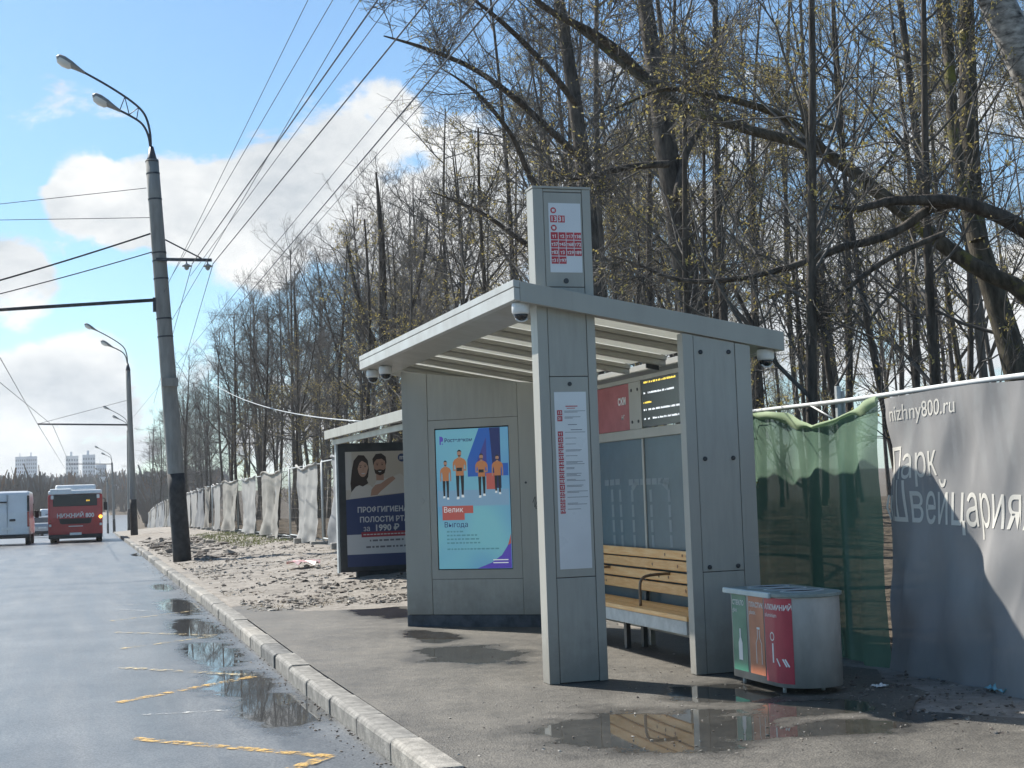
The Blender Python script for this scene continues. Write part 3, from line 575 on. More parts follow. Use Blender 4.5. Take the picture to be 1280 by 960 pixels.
# ------------------------------------------------------------------ bench
BN=thing('bench',(4.7,11.9,.13),'slatted pine bench with pale steel front rail inside the near shelter','bench')
for i,x in enumerate((4.50,4.592,4.684,4.776)):
    MB().box((x,10.16,.508),(x+.084,13.62,.545)).build('seat_slat',(M_wood,M_wood2)[i%2],BN,bevel=.006)
for i,(z0,z1) in enumerate(((.628,.715),(.730,.809),(.826,.907),(.918,.994))):
    x=4.862+.012*i;MB().box((x,10.16+.01*i,z0),(x+.03,13.62,z1)).build('back_slat',(M_wood2,M_wood)[i%2],BN,bevel=.006)
MB().box((4.512,10.2,.40),(4.56,13.58,.506)).build('front_rail',M_galv,BN,bevel=.004)
for y in (10.5,11.95,13.3):
    mb=MB();mb.box((4.70,y-.03,.13),(4.74,y+.03,.505));mb.build('leg',M_dark,BN);mb=MB();mb.box((4.86,y-.03,.13),(4.90,y+.03,.506));mb.build('leg',M_dark,BN)
    MB().prism([(4.895,.508),(4.93,.508),(4.955,.99),(4.93,.99)],lambda a,b,d:(a,d,b),y-.025,y+.025).build('back_support',M_dark,BN)
for y in (11.32,12.72):
    mb=MB();mb.tube(bez([(4.60,y,.546),(4.60,y,.70),(4.615,y,.76),(4.66,y,.79),(4.78,y,.80),(4.88,y,.80)],26),.0125,10);mb.build('armrest',M_tube,BN)
mb=MB()
for i in range(22):
    z=random.choice((.672,.77,.866,.956));y=random.uniform(10.3,13.5);x=4.861+.012*{.672:0,.77:1,.866:2,.956:3}[z]
    mb.add([(x-.001,y+.014*math.cos(a),z+random.uniform(.010,.02)*math.sin(a)) for a in np.linspace(0,2*PI,10)[:-1]],[tuple(range(9))])
mb.build('wood_knots',M_knot,BN)
# ------------------------------------------------------------------ recycling bin
BI=thing('recycling_bin',(4.78,9.12,.13),'grey oval recycling bin with green, orange and red sticker panels beside the end wall','bin')
bx0,bx1,by0,by1,rr=4.56,5.03,8.63,9.55,.225
def outline(off=0.,n=10):
    P=[]
    for cx,cy,a0 in ((bx0+.06,by1-.06,90),(bx0+rr,by0+rr,180),(bx1-rr,by0+rr,270),(bx1-.06,by1-.06,0)):
        r=(.06 if cy>9.2 else rr)+off
        for i in range(n+1):
            a=rad(a0+90*i/n);P.append((cx+r*math.cos(a),cy+r*math.sin(a)))
    return P
def arc(off=0.):
    P=np.array(outline(off,16));s=np.concatenate([[0],np.cumsum(np.linalg.norm(np.diff(P,axis=0),axis=1))]);return P,s
M_bin=mat('dented_grey_steel',(.40,.41,.40),.45,var=.2,vscale=5.,stretch=(1,1,.4),bump=.10,bscale=7.)
o_=outline(0);mb=MB();n=len(o_)
mb.add([(x,y,.175) for x,y in o_]+[(x,y,.77) for x,y in o_],[(i,(i+1)%n,n+(i+1)%n,n+i) for i in range(n)]+[tuple(range(n-1,-1,-1))],0,True)
body=mb.build('body',M_bin,BI)
# lid with three oval openings
o2=outline(.018);mb=MB();n=len(o2)
mb.add([(x,y,.772) for x,y in o2]+[(x,y,.798) for x,y in o2],[(i,(i+1)%n,n+(i+1)%n,n+i) for i in range(n)]+[tuple(range(n-1,-1,-1)),tuple(range(n,2*n))]);lid=mb.build('lid',mat('lid_grey_green',(.22,.27,.26),.45,var=.2,vscale=9.),BI,bevel=.005)
for cy in (9.36,9.11,8.87):
    mb=MB();mb.add([(4.79+.15*math.cos(a),cy+.085*math.sin(a),.800) for a in np.linspace(0,2*PI,25)[:-1]],[tuple(range(24))]);mb.build('opening',M_joint,lid)
    mb=MB();mb.tube([(4.79+.155*math.cos(a),cy+.09*math.sin(a),.800) for a in np.linspace(0,2*PI,25)],.006,6,cap=False);mb.build('opening_rim',M_galv,lid)
MB().box((4.525,8.86,.762),(4.552,9.57,.800)).build('hinge_strip',mat('pale_strip',(.50,.60,.60),.4,var=.1),lid,bevel=.006)
# stickers follow the body outline
P,S=arc(.0025)
def strip(s0,s1,z0,z1,m,name,off=.0025,cut=0):
    P,S=arc(off);ss=np.linspace(s0,s1,14);xs=np.interp(ss,S,P[:,0]);yy=np.interp(ss,S,P[:,1]);mb=MB()
    mb.add([(a,b,z0) for a,b in zip(xs,yy)]+[(a,b,z1) for a,b in zip(xs,yy)],[(i,i+1,15+i,14+i) for i in range(13)],0,True);return mb.build(name,m,body)
def strip_draw(mb,fn,s0,off=.004):                  # maps flat shapes onto the outline
    P,S=arc(off);k=MB();fn(k);vs=[(np.interp(s0+a,S,P[:,0]),np.interp(s0+a,S,P[:,1]),b) for a,b,_ in k.v];mb.add(vs,k.f)
FP=Plane((0,0,0),(1,0,0),(0,1,0))
sG,sO,sR=.10,.36,.60
M_stk=[mat('sticker_green',(.03,.20,.13),.4,var=.15,vscale=6.),mat('sticker_orange',(.46,.15,.07),.4,var=.15,vscale=6.),mat('sticker_red',(.40,.035,.06),.4,var=.15,vscale=6.)]
for s0,m,w1,w2,dr in ((sG,M_stk[0],'СТЕКЛО','glass',0),(sO,M_stk[1],'ПЛАСТИК','plastic',1),(sR,M_stk[2],'АЛЮМИНИЙ','aluminium',2)):
    w=.225 if dr<2 else .30
    st=strip(s0,s0+w,.20 if dr==2 else .225,.765,m,'sticker');mb=MB()
    def art(k,dr=dr,w=w,w1=w1,w2=w2):
        text_on(k,FP,w1,.047 if dr<2 else .05,.015,.685,0,bold=.001,sx=.92);text_on(k,FP,w2,.042,.015,.635,0,sx=.92)
        if dr==0: poly(k,FP,[(.09,.30),(.15,.30),(.15,.42),(.13,.46),(.13,.52),(.11,.52),(.11,.46),(.09,.42)],0)
        if dr==1:
            for a,b in (((.10,.30),(.10,.44)),((.10,.44),(.125,.48)),((.125,.48),(.125,.53)),((.155,.53),(.155,.48)),((.155,.48),(.18,.44)),((.18,.44),(.18,.30))): poly(k,FP,[a,b,(b[0]+.008,b[1]),(a[0]+.008,a[1])],0)
            rect(k,FP,.12,.535,.166,.55,0)
        if dr==2:
            rect(k,FP,.10,.33,.12,.46,0)
            for i in range(20):
                a0,a1=2*PI*i/20,2*PI*(i+1)/20;poly(k,FP,[(.105+.03*math.cos(a0),.505+.03*math.sin(a0)),(.105+.03*math.cos(a1),.505+.03*math.sin(a1)),(.105+.022*math.cos(a1),.505+.022*math.sin(a1)),(.105+.022*math.cos(a0),.505+.022*math.sin(a0))],0)
            for q in (.15,.21,.23): poly(k,FP,[(q,.36),(q+.035,.31),(q+.045,.315),(q+.012,.365)],0)
    strip_draw(mb,art,s0);tag(mb.build('sticker_print',M_wht,st),kind='stuff')
for x,y in ((4.60,9.42),(4.62,8.86),(4.94,9.42),(4.90,8.84)):
    mb=MB();mb.tube([(x,y,.128),(x,y,.178)],.014,8);mb.build('leg',M_galv,BI)
# ------------------------------------------------------------------ second shelter with light box
S2=thing('bus_shelter',(4.7,20,.14),'smaller dark bus shelter with a dental poster light box, behind the near shelter','bus shelter')
YA=22.4
def A(px,py): return at_y(px,py,YA)
def z2(X): return 2.50+.16*(X-4.0)
mb=MB();mb.hexa([(3.98,17.2,z2(3.98)),(5.6,17.2,z2(5.6)),(5.6,22.75,z2(5.6)),(3.98,22.75,z2(3.98)),(3.98,17.2,z2(3.98)+.04),(5.6,17.2,z2(5.6)+.04),(5.6,22.75,z2(5.6)+.04),(3.98,22.75,z2(3.98)+.04)]);rf=mb.build('roof',M_galv,S2)
MB().box((3.955,17.18,2.44),(3.985,22.78,2.575)).build('roof_fascia',M_grey,rf,bevel=.004)
MB().box((4.06,17.2,2.345),(4.10,22.7,2.425)).build('roof_rail',M_grey,rf,bevel=.003)
for y in (17.4,22.62): MB().box((5.35,y-.05,.1),(5.43,y+.05,z2(5.39))).build('post',M_dark,S2)
gl=MB().box((5.38,17.5,.35),(5.392,22.5,2.3)).build('glass_pane',M_glass,S2)
x0,x1,b0,b1=4.10,5.36,.345,2.36
bxm=MB().box((x0,YA,b0),(x1,YA+.16,b1)).build('light_box',M_dark,S2,bevel=.008)
MB().box((4.36,YA+.03,.08),(5.15,YA+.13,b0+.002)).build('pedestal',M_dark,S2,bevel=.004)
MB().box((x0-.03,YA+.02,b0-.01),(x0-.001,YA+.14,2.4)).build('post',M_galv,S2)
mats=[mat('poster_beige',(.50,.44,.37),.35),mat('poster_navy',(.03,.05,.14),.35),mat('poster_white',(.52,.53,.54),.35),mat('poster_hair',(.035,.02,.015),.4),mat('poster_skin',(.40,.23,.16),.4),mat('poster_knit',(.56,.52,.47),.4),mat('poster_red',(.30,.025,.04),.35),mat('poster_ink',(.12,.12,.14),.4),mat('poster_skin_fair',(.48,.29,.21),.4)]  # last entry is a fairer printed skin tone, for the woman's face
pl=Plane((x0+.11,YA,b0+.08),(1,0,0),(0,0,1));PW,PH=x1-x0-.22,1.80
mb=MB();rect(mb,pl,0,0,PW,PH,.0015,1);po=mb.build('poster',mats,bxm);mb=MB()
rect(mb,pl,0,.19,PW,.50,.0025,2)
poly(mb,pl,[(0,1.05),(PW,1.14),(PW,PH),(0,PH)],.0025,0);rect(mb,pl,0,1.2,.10,PH-.002,.003,5)
# picture of a couple
poly(mb,pl,[(.09,1.12),(.075,1.30),(.10,1.50),(.135,1.66),(.21,1.745),(.30,1.74),(.36,1.66),(.375,1.52),(.36,1.40),(.30,1.30),(.17,1.18)],.0035,3)
poly(mb,pl,[(.05,1.055),(.09,1.17),(.16,1.25),(.24,1.28),(.38,1.27),(.47,1.20),(.50,1.10)],.0042,5)
poly(mb,pl,[(.19,1.40),(.31,1.42),(.36,1.30),(.27,1.25),(.17,1.29)],.0046,3)
poly(mb,pl,[(.275+.088*math.cos(a)*(1-.12*(math.sin(a)<0)),1.535+(.135 if math.sin(a)<0 else .125)*math.sin(a)) for a in np.linspace(0,2*PI,28)[:-1]],.0050,8)
poly(mb,pl,[(.18,1.46),(.175,1.60),(.215,1.70),(.29,1.70),(.355,1.63),(.365,1.56),(.33,1.62),(.265,1.655),(.225,1.62),(.20,1.55)],.0054,3)
poly(mb,pl,[(.44,1.11),(.44,1.25),(.50,1.34),(.60,1.37),(.72,1.38),(.88,1.44),(PW,1.30),(PW,1.14)],.0045,5)
rect(mb,pl,.49,1.34,.61,1.46,.0050,4)
poly(mb,pl,[(.55+.098*math.cos(a),1.565+(.145 if math.sin(a)<0 else .13)*math.sin(a)) for a in np.linspace(0,2*PI,28)[:-1]],.0056,4)
poly(mb,pl,[(.445,1.57),(.435,1.68),(.49,1.755),(.58,1.765),(.65,1.71),(.66,1.62),(.645,1.57),(.635,1.64),(.585,1.68),(.50,1.67),(.465,1.63)],.0060,3)
poly(mb,pl,[(.455,1.53),(.475,1.45),(.55,1.415),(.625,1.45),(.645,1.53),(.61,1.50),(.55,1.515),(.49,1.50)],.0060,3)
poly(mb,pl,[(.39,1.10),(.41,1.20),(.47,1.27),(.56,1.29),(.68,1.37),(.76,1.40),(.80,1.36),(.70,1.28),(.56,1.17),(.50,1.11)],.0060,4)
for x,z in ((.24,1.555),(.315,1.56),(.51,1.585),(.59,1.585)): ell(mb,pl,x,z,.015,.008,.0066,3,8);rect(mb,pl,x-.02,z+.022,x+.02,z+.029,.0066,3)
for x,z in ((.282,1.50),(.555,1.535)): poly(mb,pl,[(x-.012,z),(x+.012,z),(x+.004,z+.045)],.0064,4)
for x,z,w in ((.283,1.462,.034),(.55,1.487,.03)): poly(mb,pl,[(x-w,z),(x-.4*w,z-.017),(x+.4*w,z-.017),(x+w,z+.002),(x,z-.003)],.0067,2)
ell(mb,pl,.91,1.69,.065,.065,.0035,1,20);text_on(mb,pl,'m',.10,.91,1.665,.004,2,align='CENTER',bold=.004)
text_on(mb,pl,'ПРОФГИГИЕНА',.115,PW/2+.06,.845,.003,2,align='CENTER',bold=.003,sx=.93);text_on(mb,pl,'ПОЛОСТИ РТА',.115,PW/2+.08,.69,.003,2,align='CENTER',bold=.003,sx=.93)
text_on(mb,pl,'за',.12,.26,.55,.003,2,sx=.9);text_on(mb,pl,'1990 ₽',.135,.44,.55,.003,2,bold=.004)
rect(mb,pl,.23,.455,PW,.535,.0032,6)
for a in np.arange(.26,PW-.06,.055): rect(mb,pl,a,.487,a+.042,.503,.004,2)
for b,a0,a1 in ((.385,.36,.92),(.285,.30,.96)):
    a=a0
    while a<a1: w=random.uniform(.02,.09);rect(mb,pl,a,b,a+w,b+.028,.004,7);a+=w+.022
mb.build('poster_print',mats,po)
# ------------------------------------------------------------------ near fence: pipe rail, green net, printed banner
M_pipe=mat('white_painted_pipe',(.68,.69,.68),.4,var=.1,vscale=9.)
FN=thing('pipe_fence',(5.97,10.3,.12),'white pipe fence frame carrying the green net and the park banner','fence')
mb=MB();mb.tube([(5.98,y,2.18+.006*math.sin(y*1.7)) for y in np.arange(5.2,12.61,.4)],.019,10);mb.build('top_rail',M_pipe,FN)
for y in (5.6,7.55,10.36,12.45):
    MB().box((5.985,y-.02,-.05),(6.025,y+.02,2.30)).build('post',M_galv,FN,bevel=.004)
    MB().box((6.027,y-.055,1.93),(6.036,y+.055,2.26)).build('clamp_plate',M_galv,FN)
mb=MB();mb.tube([(5.97,10.75,2.17),(5.96,10.38,2.04)],.008,6);mb.build('tie_strap',M_pipe,FN)
def cloth_mat(name,col,col2,alpha,transl,vs=3.):
    m=mat(name,col,.8,col2=col2,vscale=vs,stretch=(1,1,.5),bump=.15,bscale=300.,alpha=alpha,transl=transl);return m
M_net=cloth_mat('green_netting',(.10,.195,.13),(.16,.27,.18),.88,.35)
M_hem=cloth_mat('lit_green_hem',(.42,.56,.32),(.52,.62,.40),.97,.4)  # doubled edge of the net, its brighter lit look put into the colour
def net_top(Y):
    t=np.interp(Y,[9.60,9.75,10.1,10.35,10.62,10.85,11.1,11.4,12.5],[2.165,2.14,2.06,2.02,1.985,2.04,2.12,2.15,2.16]);return t
def net(Y,v):
    z=.02+(net_top(Y)-.02)*v;fo=.045*math.sin(Y*7.5+.8*v)+.025*math.sin(Y*17+2*v)
    return (5.93+fo*(.35+.65*(1-v))-.03*math.sin(v*PI)+.02*fbm(Y,z,4,3,1.2),Y+.03*math.sin(v*4)*(1-v),z)
GN=thing('green_net',(5.93,10.9,.1),'green construction net sagging from the pipe fence behind the bin','netting')
mb=MB();mb.grid(net,list(np.linspace(9.62,12.45,70)),list(np.linspace(0,1,40)));mb.build('net_sheet',M_net,GN)
mb=MB()
def hem(Y,q):
    a=net(Y,1.);w=.055+.04*math.sin(Y*4.1)+.02*math.sin(Y*11);return ((a[0]-.012-.02*math.sin(q*PI),a[1],a[2]+.012-q*max(.03,w)))
mb.grid(hem,list(np.linspace(9.62,12.45,70)),[0,.33,.66,1.]);mb.build('folded_hem',M_hem,GN)
# banner
M_ban=cloth_mat('grey_blue_banner',(.235,.232,.232),(.325,.318,.312),.96,.05,1.4);M_bantx=mat('cream_banner_print',(.72,.69,.62),.8,var=.08,vscale=5.,transl=.1)
def ban(Y,z):
    v=z/2.16;s=1-v
    f=.035*math.sin(Y*5.2+1.6*s)+.020*math.sin(Y*12.5+3*s+.6)+.012*math.sin((Y*.8+z)*9)+.03*fbm(Y,z*.6,9,3,1.3)
    f+=.018*math.sin((Y*1.3+z*.55)*14)*max(0,math.sin((Y-z*.4)*2.2))+.015*abs(math.sin((Y+z*.35)*8.))
    f+=.06*math.exp(-((Y-7.95+.25*s)/.12)**2)*s
    return 5.93-.10*s*s+f*(.40+.85*s)
BA=thing('banner',(5.93,8,.1),'grey banner reading nizhny800.ru and park name, hung on pipe fence at right','banner')
mb=MB()
def bsurf(Y,v):
    Yl=Y
    if Y>9.3: Yl=9.3+(Y-9.3)*(1-.45*math.exp(-((v-.80)/.12)**2))
    z=.03+2.125*v+.012*math.sin(Y*3.1)*v;return (ban(Yl,z),Yl,z)
mb.grid(bsurf,list(np.linspace(5.5,9.58,190)),list(np.linspace(0,1,100)));mb.build('banner_cloth',M_ban,BA)
def ban_text(s,pa,pb,size,bold=.004):
    a=at_x(*pa,5.9);b=at_x(*pb,5.9);vs,fs=text_mesh(s,size,res=4);V=np.array(vs);w=V[:,0].max()-V[:,0].min();L_=a[1]-b[1]
    bm=bmesh.new()
    for q in vs: bm.verts.new((q[0]-V[:,0].min(),q[1],0))
    bm.verts.ensure_lookup_table()
    for f in fs:
        try: bm.faces.new([bm.verts[i] for i in f])
        except ValueError: pass
    for x in np.arange(.025,w,.025): bmesh.ops.bisect_plane(bm,geom=bm.verts[:]+bm.edges[:]+bm.faces[:],plane_co=(x,0,0),plane_no=(1,0,0))
    for y in np.arange(-.1,size,.025): bmesh.ops.bisect_plane(bm,geom=bm.verts[:]+bm.edges[:]+bm.faces[:],plane_co=(0,y,0),plane_no=(0,1,0))
    mb=MB();bm.verts.index_update();out=[]
    for q in bm.verts:
        t=q.co.x/w;Y=a[1]-L_*t;z=a[2]+(b[2]-a[2])*t+q.co.y;out.append((ban(Y,z)-.0035,Y,z))
    mb.add(out,[tuple(v.index for v in f.verts) for f in bm.faces]);bm.free();mb.build('banner_lettering',M_bantx,BA)
ban_text('nizhny800.ru',(1111,527),(1186,515),.165);ban_text('Парк',(1115,600),(1169,594),.33);ban_text('«Швейцария»',(1103,650),(1292,664),.42)
# banner with pale figures seen through the shelter glass, then bare mesh panels with torn sheets
M_ban2=cloth_mat('blue_grey_banner',(.13,.17,.20),(.18,.22,.25),.95,.1,1.4);M_pale=mat('pale_print',(.38,.42,.43),.8,transl=.1)
M_wire=mat('rusty_mesh_wire',(.16,.14,.12),.7,metal=.3,var=.3,vscale=20.)
M_block=mat('fence_foot_concrete',(.26,.25,.23),.9,var=.25,vscale=9.,bump=.4,bscale=50.)
M_tarp=[cloth_mat('tarp_%s'%n,c,c2,.97,.25,1.6) for n,c,c2 in (('white',(.33,.33,.318),(.46,.452,.43)),('grey',(.22,.232,.245),(.33,.342,.35)),('beige',(.27,.26,.232),(.39,.372,.335)))]
B2=thing('banner',(5.95,15,.2),'blue grey banner with pale window-like print seen through the shelter glass','banner')
def b2(Y,v): z=.1+2.05*v;return (5.95+.03*math.sin(Y*5)+.02*fbm(Y,z,2,3,1.5),Y,z)
mb=MB();mb.grid(b2,list(np.linspace(12.6,20.4,90)),list(np.linspace(0,1,24)));mb.build('banner_cloth',M_ban2,B2)
mb=MB();pl=Plane((5.915,20.4,.1),(0,-1,0),(0,0,1))
def bar(a0,b0,a1,b1,w=.07):
    d=np.array((a1-a0,b1-b0));L_=np.linalg.norm(d);d/=L_;n_=np.array((-d[1],d[0]))*w/2;k=max(1,int(L_/.16))
    for i in range(k):
        p=np.array((a0,b0))+d*L_*i/k;q=p+d*L_/k*.82;poly(mb,pl,[tuple(p-n_),tuple(q-n_),tuple(q+n_),tuple(p+n_)],0)
for c in (1.3,2.6,3.9,5.2,6.5):
    for s in (-.42,-.05,.38): bar(c+s,.15,c+s*.95,1.30)
    bar(c-.40,1.33,c+.36,1.36);bar(c-.12,1.36,c-.3,1.5);bar(c+.1,1.36,c+.25,1.5)
mb.build('banner_print',M_pale,B2)
def fence_panel(y0,w):
    yc=y0+w/2;xf=kx(yc)+4.02+.0*yc;zg=float(gnd(xf,yc));R_=thing('fence_panel',(xf,yc,zg),'welded mesh site fence panel with concrete foot, in the row along the verge','fence','mesh fence panels along the verge')
    xs=lambda y:kx(y)+4.02
    for y in (y0+.04,y0+w-.04):
        mb=MB();mb.tube([(xs(y),y,zg-.02),(xs(y),y,zg+2.08)],.021,8);mb.build('post',M_galv,R_)
    for z in (.14,2.03):
        mb=MB();mb.tube([(xs(y0+.04),y0+.04,zg+z),(xs(y0+w-.04),y0+w-.04,zg+z)],.017,6);mb.build('rail',M_galv,R_)
    mb=MB()
    for y in np.arange(y0+.2,y0+w-.05,.16 if yc<60 else .3): mb.box((xs(y)-.003,y-.003,zg+.15),(xs(y)+.003,y+.003,zg+2.02))
    for z in np.arange(.38,2.,.25): mb.hexa([(xs(y0)-.003,y0+.05,zg+z),(xs(y0)+.003,y0+.05,zg+z),(xs(y0+w)+.003,y0+w-.05,zg+z),(xs(y0+w)-.003,y0+w-.05,zg+z),(xs(y0)-.003,y0+.05,zg+z+.006),(xs(y0)+.003,y0+.05,zg+z+.006),(xs(y0+w)+.003,y0+w-.05,zg+z+.006),(xs(y0+w)-.003,y0+w-.05,zg+z+.006)])
    mb.build('wire_mesh',M_wire,R_)
    MB().box((xs(y0)-.32,y0-.12,zg-.06),(xs(y0)+.12,y0+.12,zg+.11)).build('foot_block',M_block,R_,bevel=.02)
    return zg
def tarp(y0,y1,k,slip,label):
    yc=(y0+y1)/2;xc=kx(yc)+3.97;zg=float(gnd(xc,yc));T=thing('tarp',(xc,yc,zg),label,'tarpaulin','torn sheets hung on the mesh fence')
    sd=k*1.7
    def f(u,v):
        y=y0+(y1-y0)*(.5+(u-.5)*(1-.30*abs(math.sin(sd*1.3))*math.sin(v*2.6+.4)*(1-v)))+.10*(1-v)*math.sin(sd*2);top=2.06-slip*(1-abs(2*u-1))-.05*math.sin(u*9+sd)
        z=zg+.03+.05*math.sin(u*7+sd)+(top-.05)*v
        x=kx(y)+3.975+(.06*math.sin(u*9+sd+1.9*v)+.03*math.sin(u*(19+2*math.sin(sd))+4*v+sd)+.06*fbm(u*1.6,v*2.2,k+sd,4,1.3))*(.3+.7*(1-v))-.10*(1-v)**2
        return (x,y,z)
    n=46 if yc<60 else 18
    mb=MB();mb.grid(f,list(np.linspace(0,1,n)),list(np.linspace(0,1,n//2)));mb.build('tarp_sheet',M_tarp[k%3],T)
    mb=MB()
    pts=[f(u,1.) for u in np.linspace(0,1,14)];mb.tube([(p[0]-.02,p[1],p[2]+.02) for p in pts],[.03+.012*math.sin(i*2.1+k) for i in range(14)],7);mb.build('rolled_edge',M_tarp[k%3],T)
y=20.5;i=0;TL=['white torn sheet hung on the mesh fence','grey wrinkled sheet hung on the mesh fence','beige wrinkled sheet hung on the mesh fence']
spans=[(28.6,33.9,1,0.),(36.2,39.6,0,.10),(43.0,48.6,2,.05),(50.3,54.5,0,.08),(56.2,63.3,2,.03),(64.4,67.3,0,0.),(69.3,73.2,2,.1),(73.8,78.5,1,.05)]
first=['grey torn sheet on the mesh fence just beside the poster light box','white sheet on the mesh fence between two bare mesh gaps','pale wrinkled sheet third along the mesh fence from the light box','whitish sheet with a darker gap beside it, fourth from the light box','broad beige sheet hung next to the near concrete lamp post']
for j,(a,b,k,sl_) in enumerate(spans): tarp(a,b,k,sl_,first[j] if j<5 else TL[k%3]+' beyond the near lamp post')
yy=79.2
while yy<190:
    w=random.uniform(3.5,5.5);k=random.randrange(3);tarp(yy,yy+w,k,random.uniform(0,.12),'distant '+TL[k]+' far down the road');yy+=w+random.uniform(.3,1.4)
while y<112: fence_panel(y,3.0);y+=3.04
# ------------------------------------------------------------------ lamp posts
M_conc=mat('weathered_pole_concrete',(.20,.20,.19),.85,col2=(.30,.30,.28),vscale=6.,stretch=(1,1,.2),bump=.3,bscale=50.)
M_tar=mat('black_pole_base_paint',(.022,.022,.024),.75,col2=(.045,.045,.045),vscale=5.)
M_steel=mat('dark_steel',(.055,.06,.07),.5,metal=.4,var=.3,vscale=10.)
M_lamp=mat('lamp_head_grey',(.23,.23,.22),.5,var=.2,vscale=8.)
M_lens=mat('lamp_lens',(.62,.63,.60),.2,coat=.4)
M_insul=mat('glass_insulator',(.28,.30,.28),.15,coat=.5)
def lamp_post(base,top,label,detail=True,arms=True,r0=.215,r1=.155):
    base=np.array(base);top=np.array(top);L_=thing('lamp_post',tuple(base),label,'lamp post','concrete lamp posts along the kerb')
    at=lambda t:base+(top-base)*t
    mb=MB();mb.tube([at(t) for t in np.linspace(-.03,1,12)],[r0+(r1-r0)*t for t in np.linspace(0,1,12)],18);po_=mb.build('pole',M_conc,L_)
    mb=MB();mb.tube([at(t) for t in np.linspace(-.02,.215,6)],[r0+(r1-r0)*t+.004 for t in np.linspace(0,.215,6)],18);mb.build('painted_base',M_tar,po_)
    X,Y,Z=top
    mb=MB();mb.tube([(X,Y,Z-.05),(X,Y,Z+.05),(X-.01,Y,Z+.33)],[r1+.012,.11,.05],14);mb.build('pole_cap',M_steel,L_)
    def arm(pts,r=.028):
        mb=MB();mb.tube(bez([(X+a,Y,Z+b) for a,b in pts],26),r,8);mb.build('lamp_arm',M_steel,L_)
    def head(a,b,s):
        d=np.array((-.86,0,.5));n_=np.array((.5,0,.86));c=np.array((X+a,Y,Z+b))
        prof=[(-.10,.045),(.0,.06),(.12,.085),(.30,.13),(.50,.15),(.64,.12),(.70,.03)];mb=MB();vs=[];K=12
        for t,r in prof:
            for j in range(K):
                q=2*PI*j/K;vs.append(c+d*t*s+n_*(r*.75*math.sin(q))*s+np.array((0,1,0))*r*math.cos(q)*s)
        m_=len(prof);mb.add(vs,[(i*K+j,i*K+(j+1)%K,(i+1)*K+(j+1)%K,(i+1)*K+j) for i in range(m_-1) for j in range(K)]+[tuple(range(K-1,-1,-1)),tuple((m_-1)*K+j for j in range(K))],0,True)
        h=mb.build('lamp_head',M_lamp,L_);mb=MB();vs=[]
        for t,r in ((.22,.06),(.30,.125),(.46,.15),(.60,.125),(.68,.04)):
            for j in range(K):
                q=PI+PI*j/(K-1);vs.append(c+d*t*s+n_*(r*1.05*math.sin(q)-.01)*s+np.array((0,1,0))*r*1.02*math.cos(q)*s)
        mb.add(vs,[(i*K+j,i*K+j+1,(i+1)*K+j+1,(i+1)*K+j) for i in range(4) for j in range(K-1)],0,True);mb.build('lens',M_lens,h)
    arm([(-.02,.25),(-.04,.7),(-.16,1.12),(-.45,1.42),(-1.0,1.78),(-1.62,2.12)]);arm([(-.03,.25),(-.08,.6),(-.22,.88),(-.48,1.06),(-.80,1.22)])
    head(-1.62,2.12,.95);head(-.80,1.22,.95)
    if detail:
        for p,q in (((-.62,1.53),(-.52,1.10)),((-.52,1.10),(-.30,1.28)),((-.62,1.53),(-.74,1.20)),((-.30,1.28),(-.35,.98))):
            mb=MB();mb.tube([(X+p[0],Y,Z+p[1]),(X+q[0],Y,Z+q[1])],.012,5);mb.build('arm_strut',M_steel,L_)
        for t in (.745,.90,.765,.70,.60,.555,.965):
            c=at(t);r=r0+(r1-r0)*t;mb=MB();mb.tube([c-(top-base)*.002,c+(top-base)*.002],r+.008,16,smooth=False);mb.build('pole_band',M_steel,L_)
        c=at(.745)
        MB().box((c[0]-.1,c[1]-.25,c[2]-.03),(c[0]+1.22,c[1]-.19,c[2]+.04)).build('cross_arm',M_steel,L_)
        c2=at(.795);mb=MB();mb.tube([(c2[0]+.15,c2[1]-.22,c2[2]),(c[0]+.98,c[1]-.22,c[2]+.04)],.018,6);mb.build('arm_brace',M_steel,L_)
        for dx in (.62,1.12):
            mb=MB();mb.lathe([(.012,.0),(.02,-.06),(.10,-.10),(.115,-.13),(.05,-.15),(.06,-.18),(.02,-.22)],(c[0]+dx,c[1]-.22,c[2]-.03),14);mb.build('insulator',M_insul,L_)
        c=at(.63);MB().box((c[0]-.24,c[1]-.06,c[2]-.12),(c[0]-.17,c[1]+.06,c[2]+.22)).build('junction_box',M_steel,L_)
        c=at(.44);MB().box((c[0]-.19,c[1]-.28,c[2]-.10),(c[0]+.20,c[1]-.16,c[2]+.10)).build('notice_box',M_conc,L_)
    return L_
B1=at_y(228,700,35.5);T1=at_y(190,200,35.5)
lamp_post((B1[0],35.5,.11),(T1[0],35.5,T1[2]),'nearest leaning concrete lamp post with cross arm and black painted foot')
def lp(pb,pt,Y,label,**k):
    b=at_y(*pb,Y);t=at_y(*pt,Y);z=float(gnd(b[0],Y));lamp_post((b[0],Y,z),(t[0],Y,t[2]),label,detail=False,**k)
lp((168,664),(160,462),79,'second lamp post along the kerb, with twin lamp arms above the trees',r0=.19,r1=.12)
lp((162,664),(160,540),138,'third lamp post along the kerb, just left of the second',r0=.19,r1=.12);lp((143,666),(140,580),200,'fourth lamp post, standing beyond the red bus',r0=.19,r1=.12);lp((135,667),(134,602),258,'farthest lamp post visible right of the red bus',r0=.19,r1=.12)
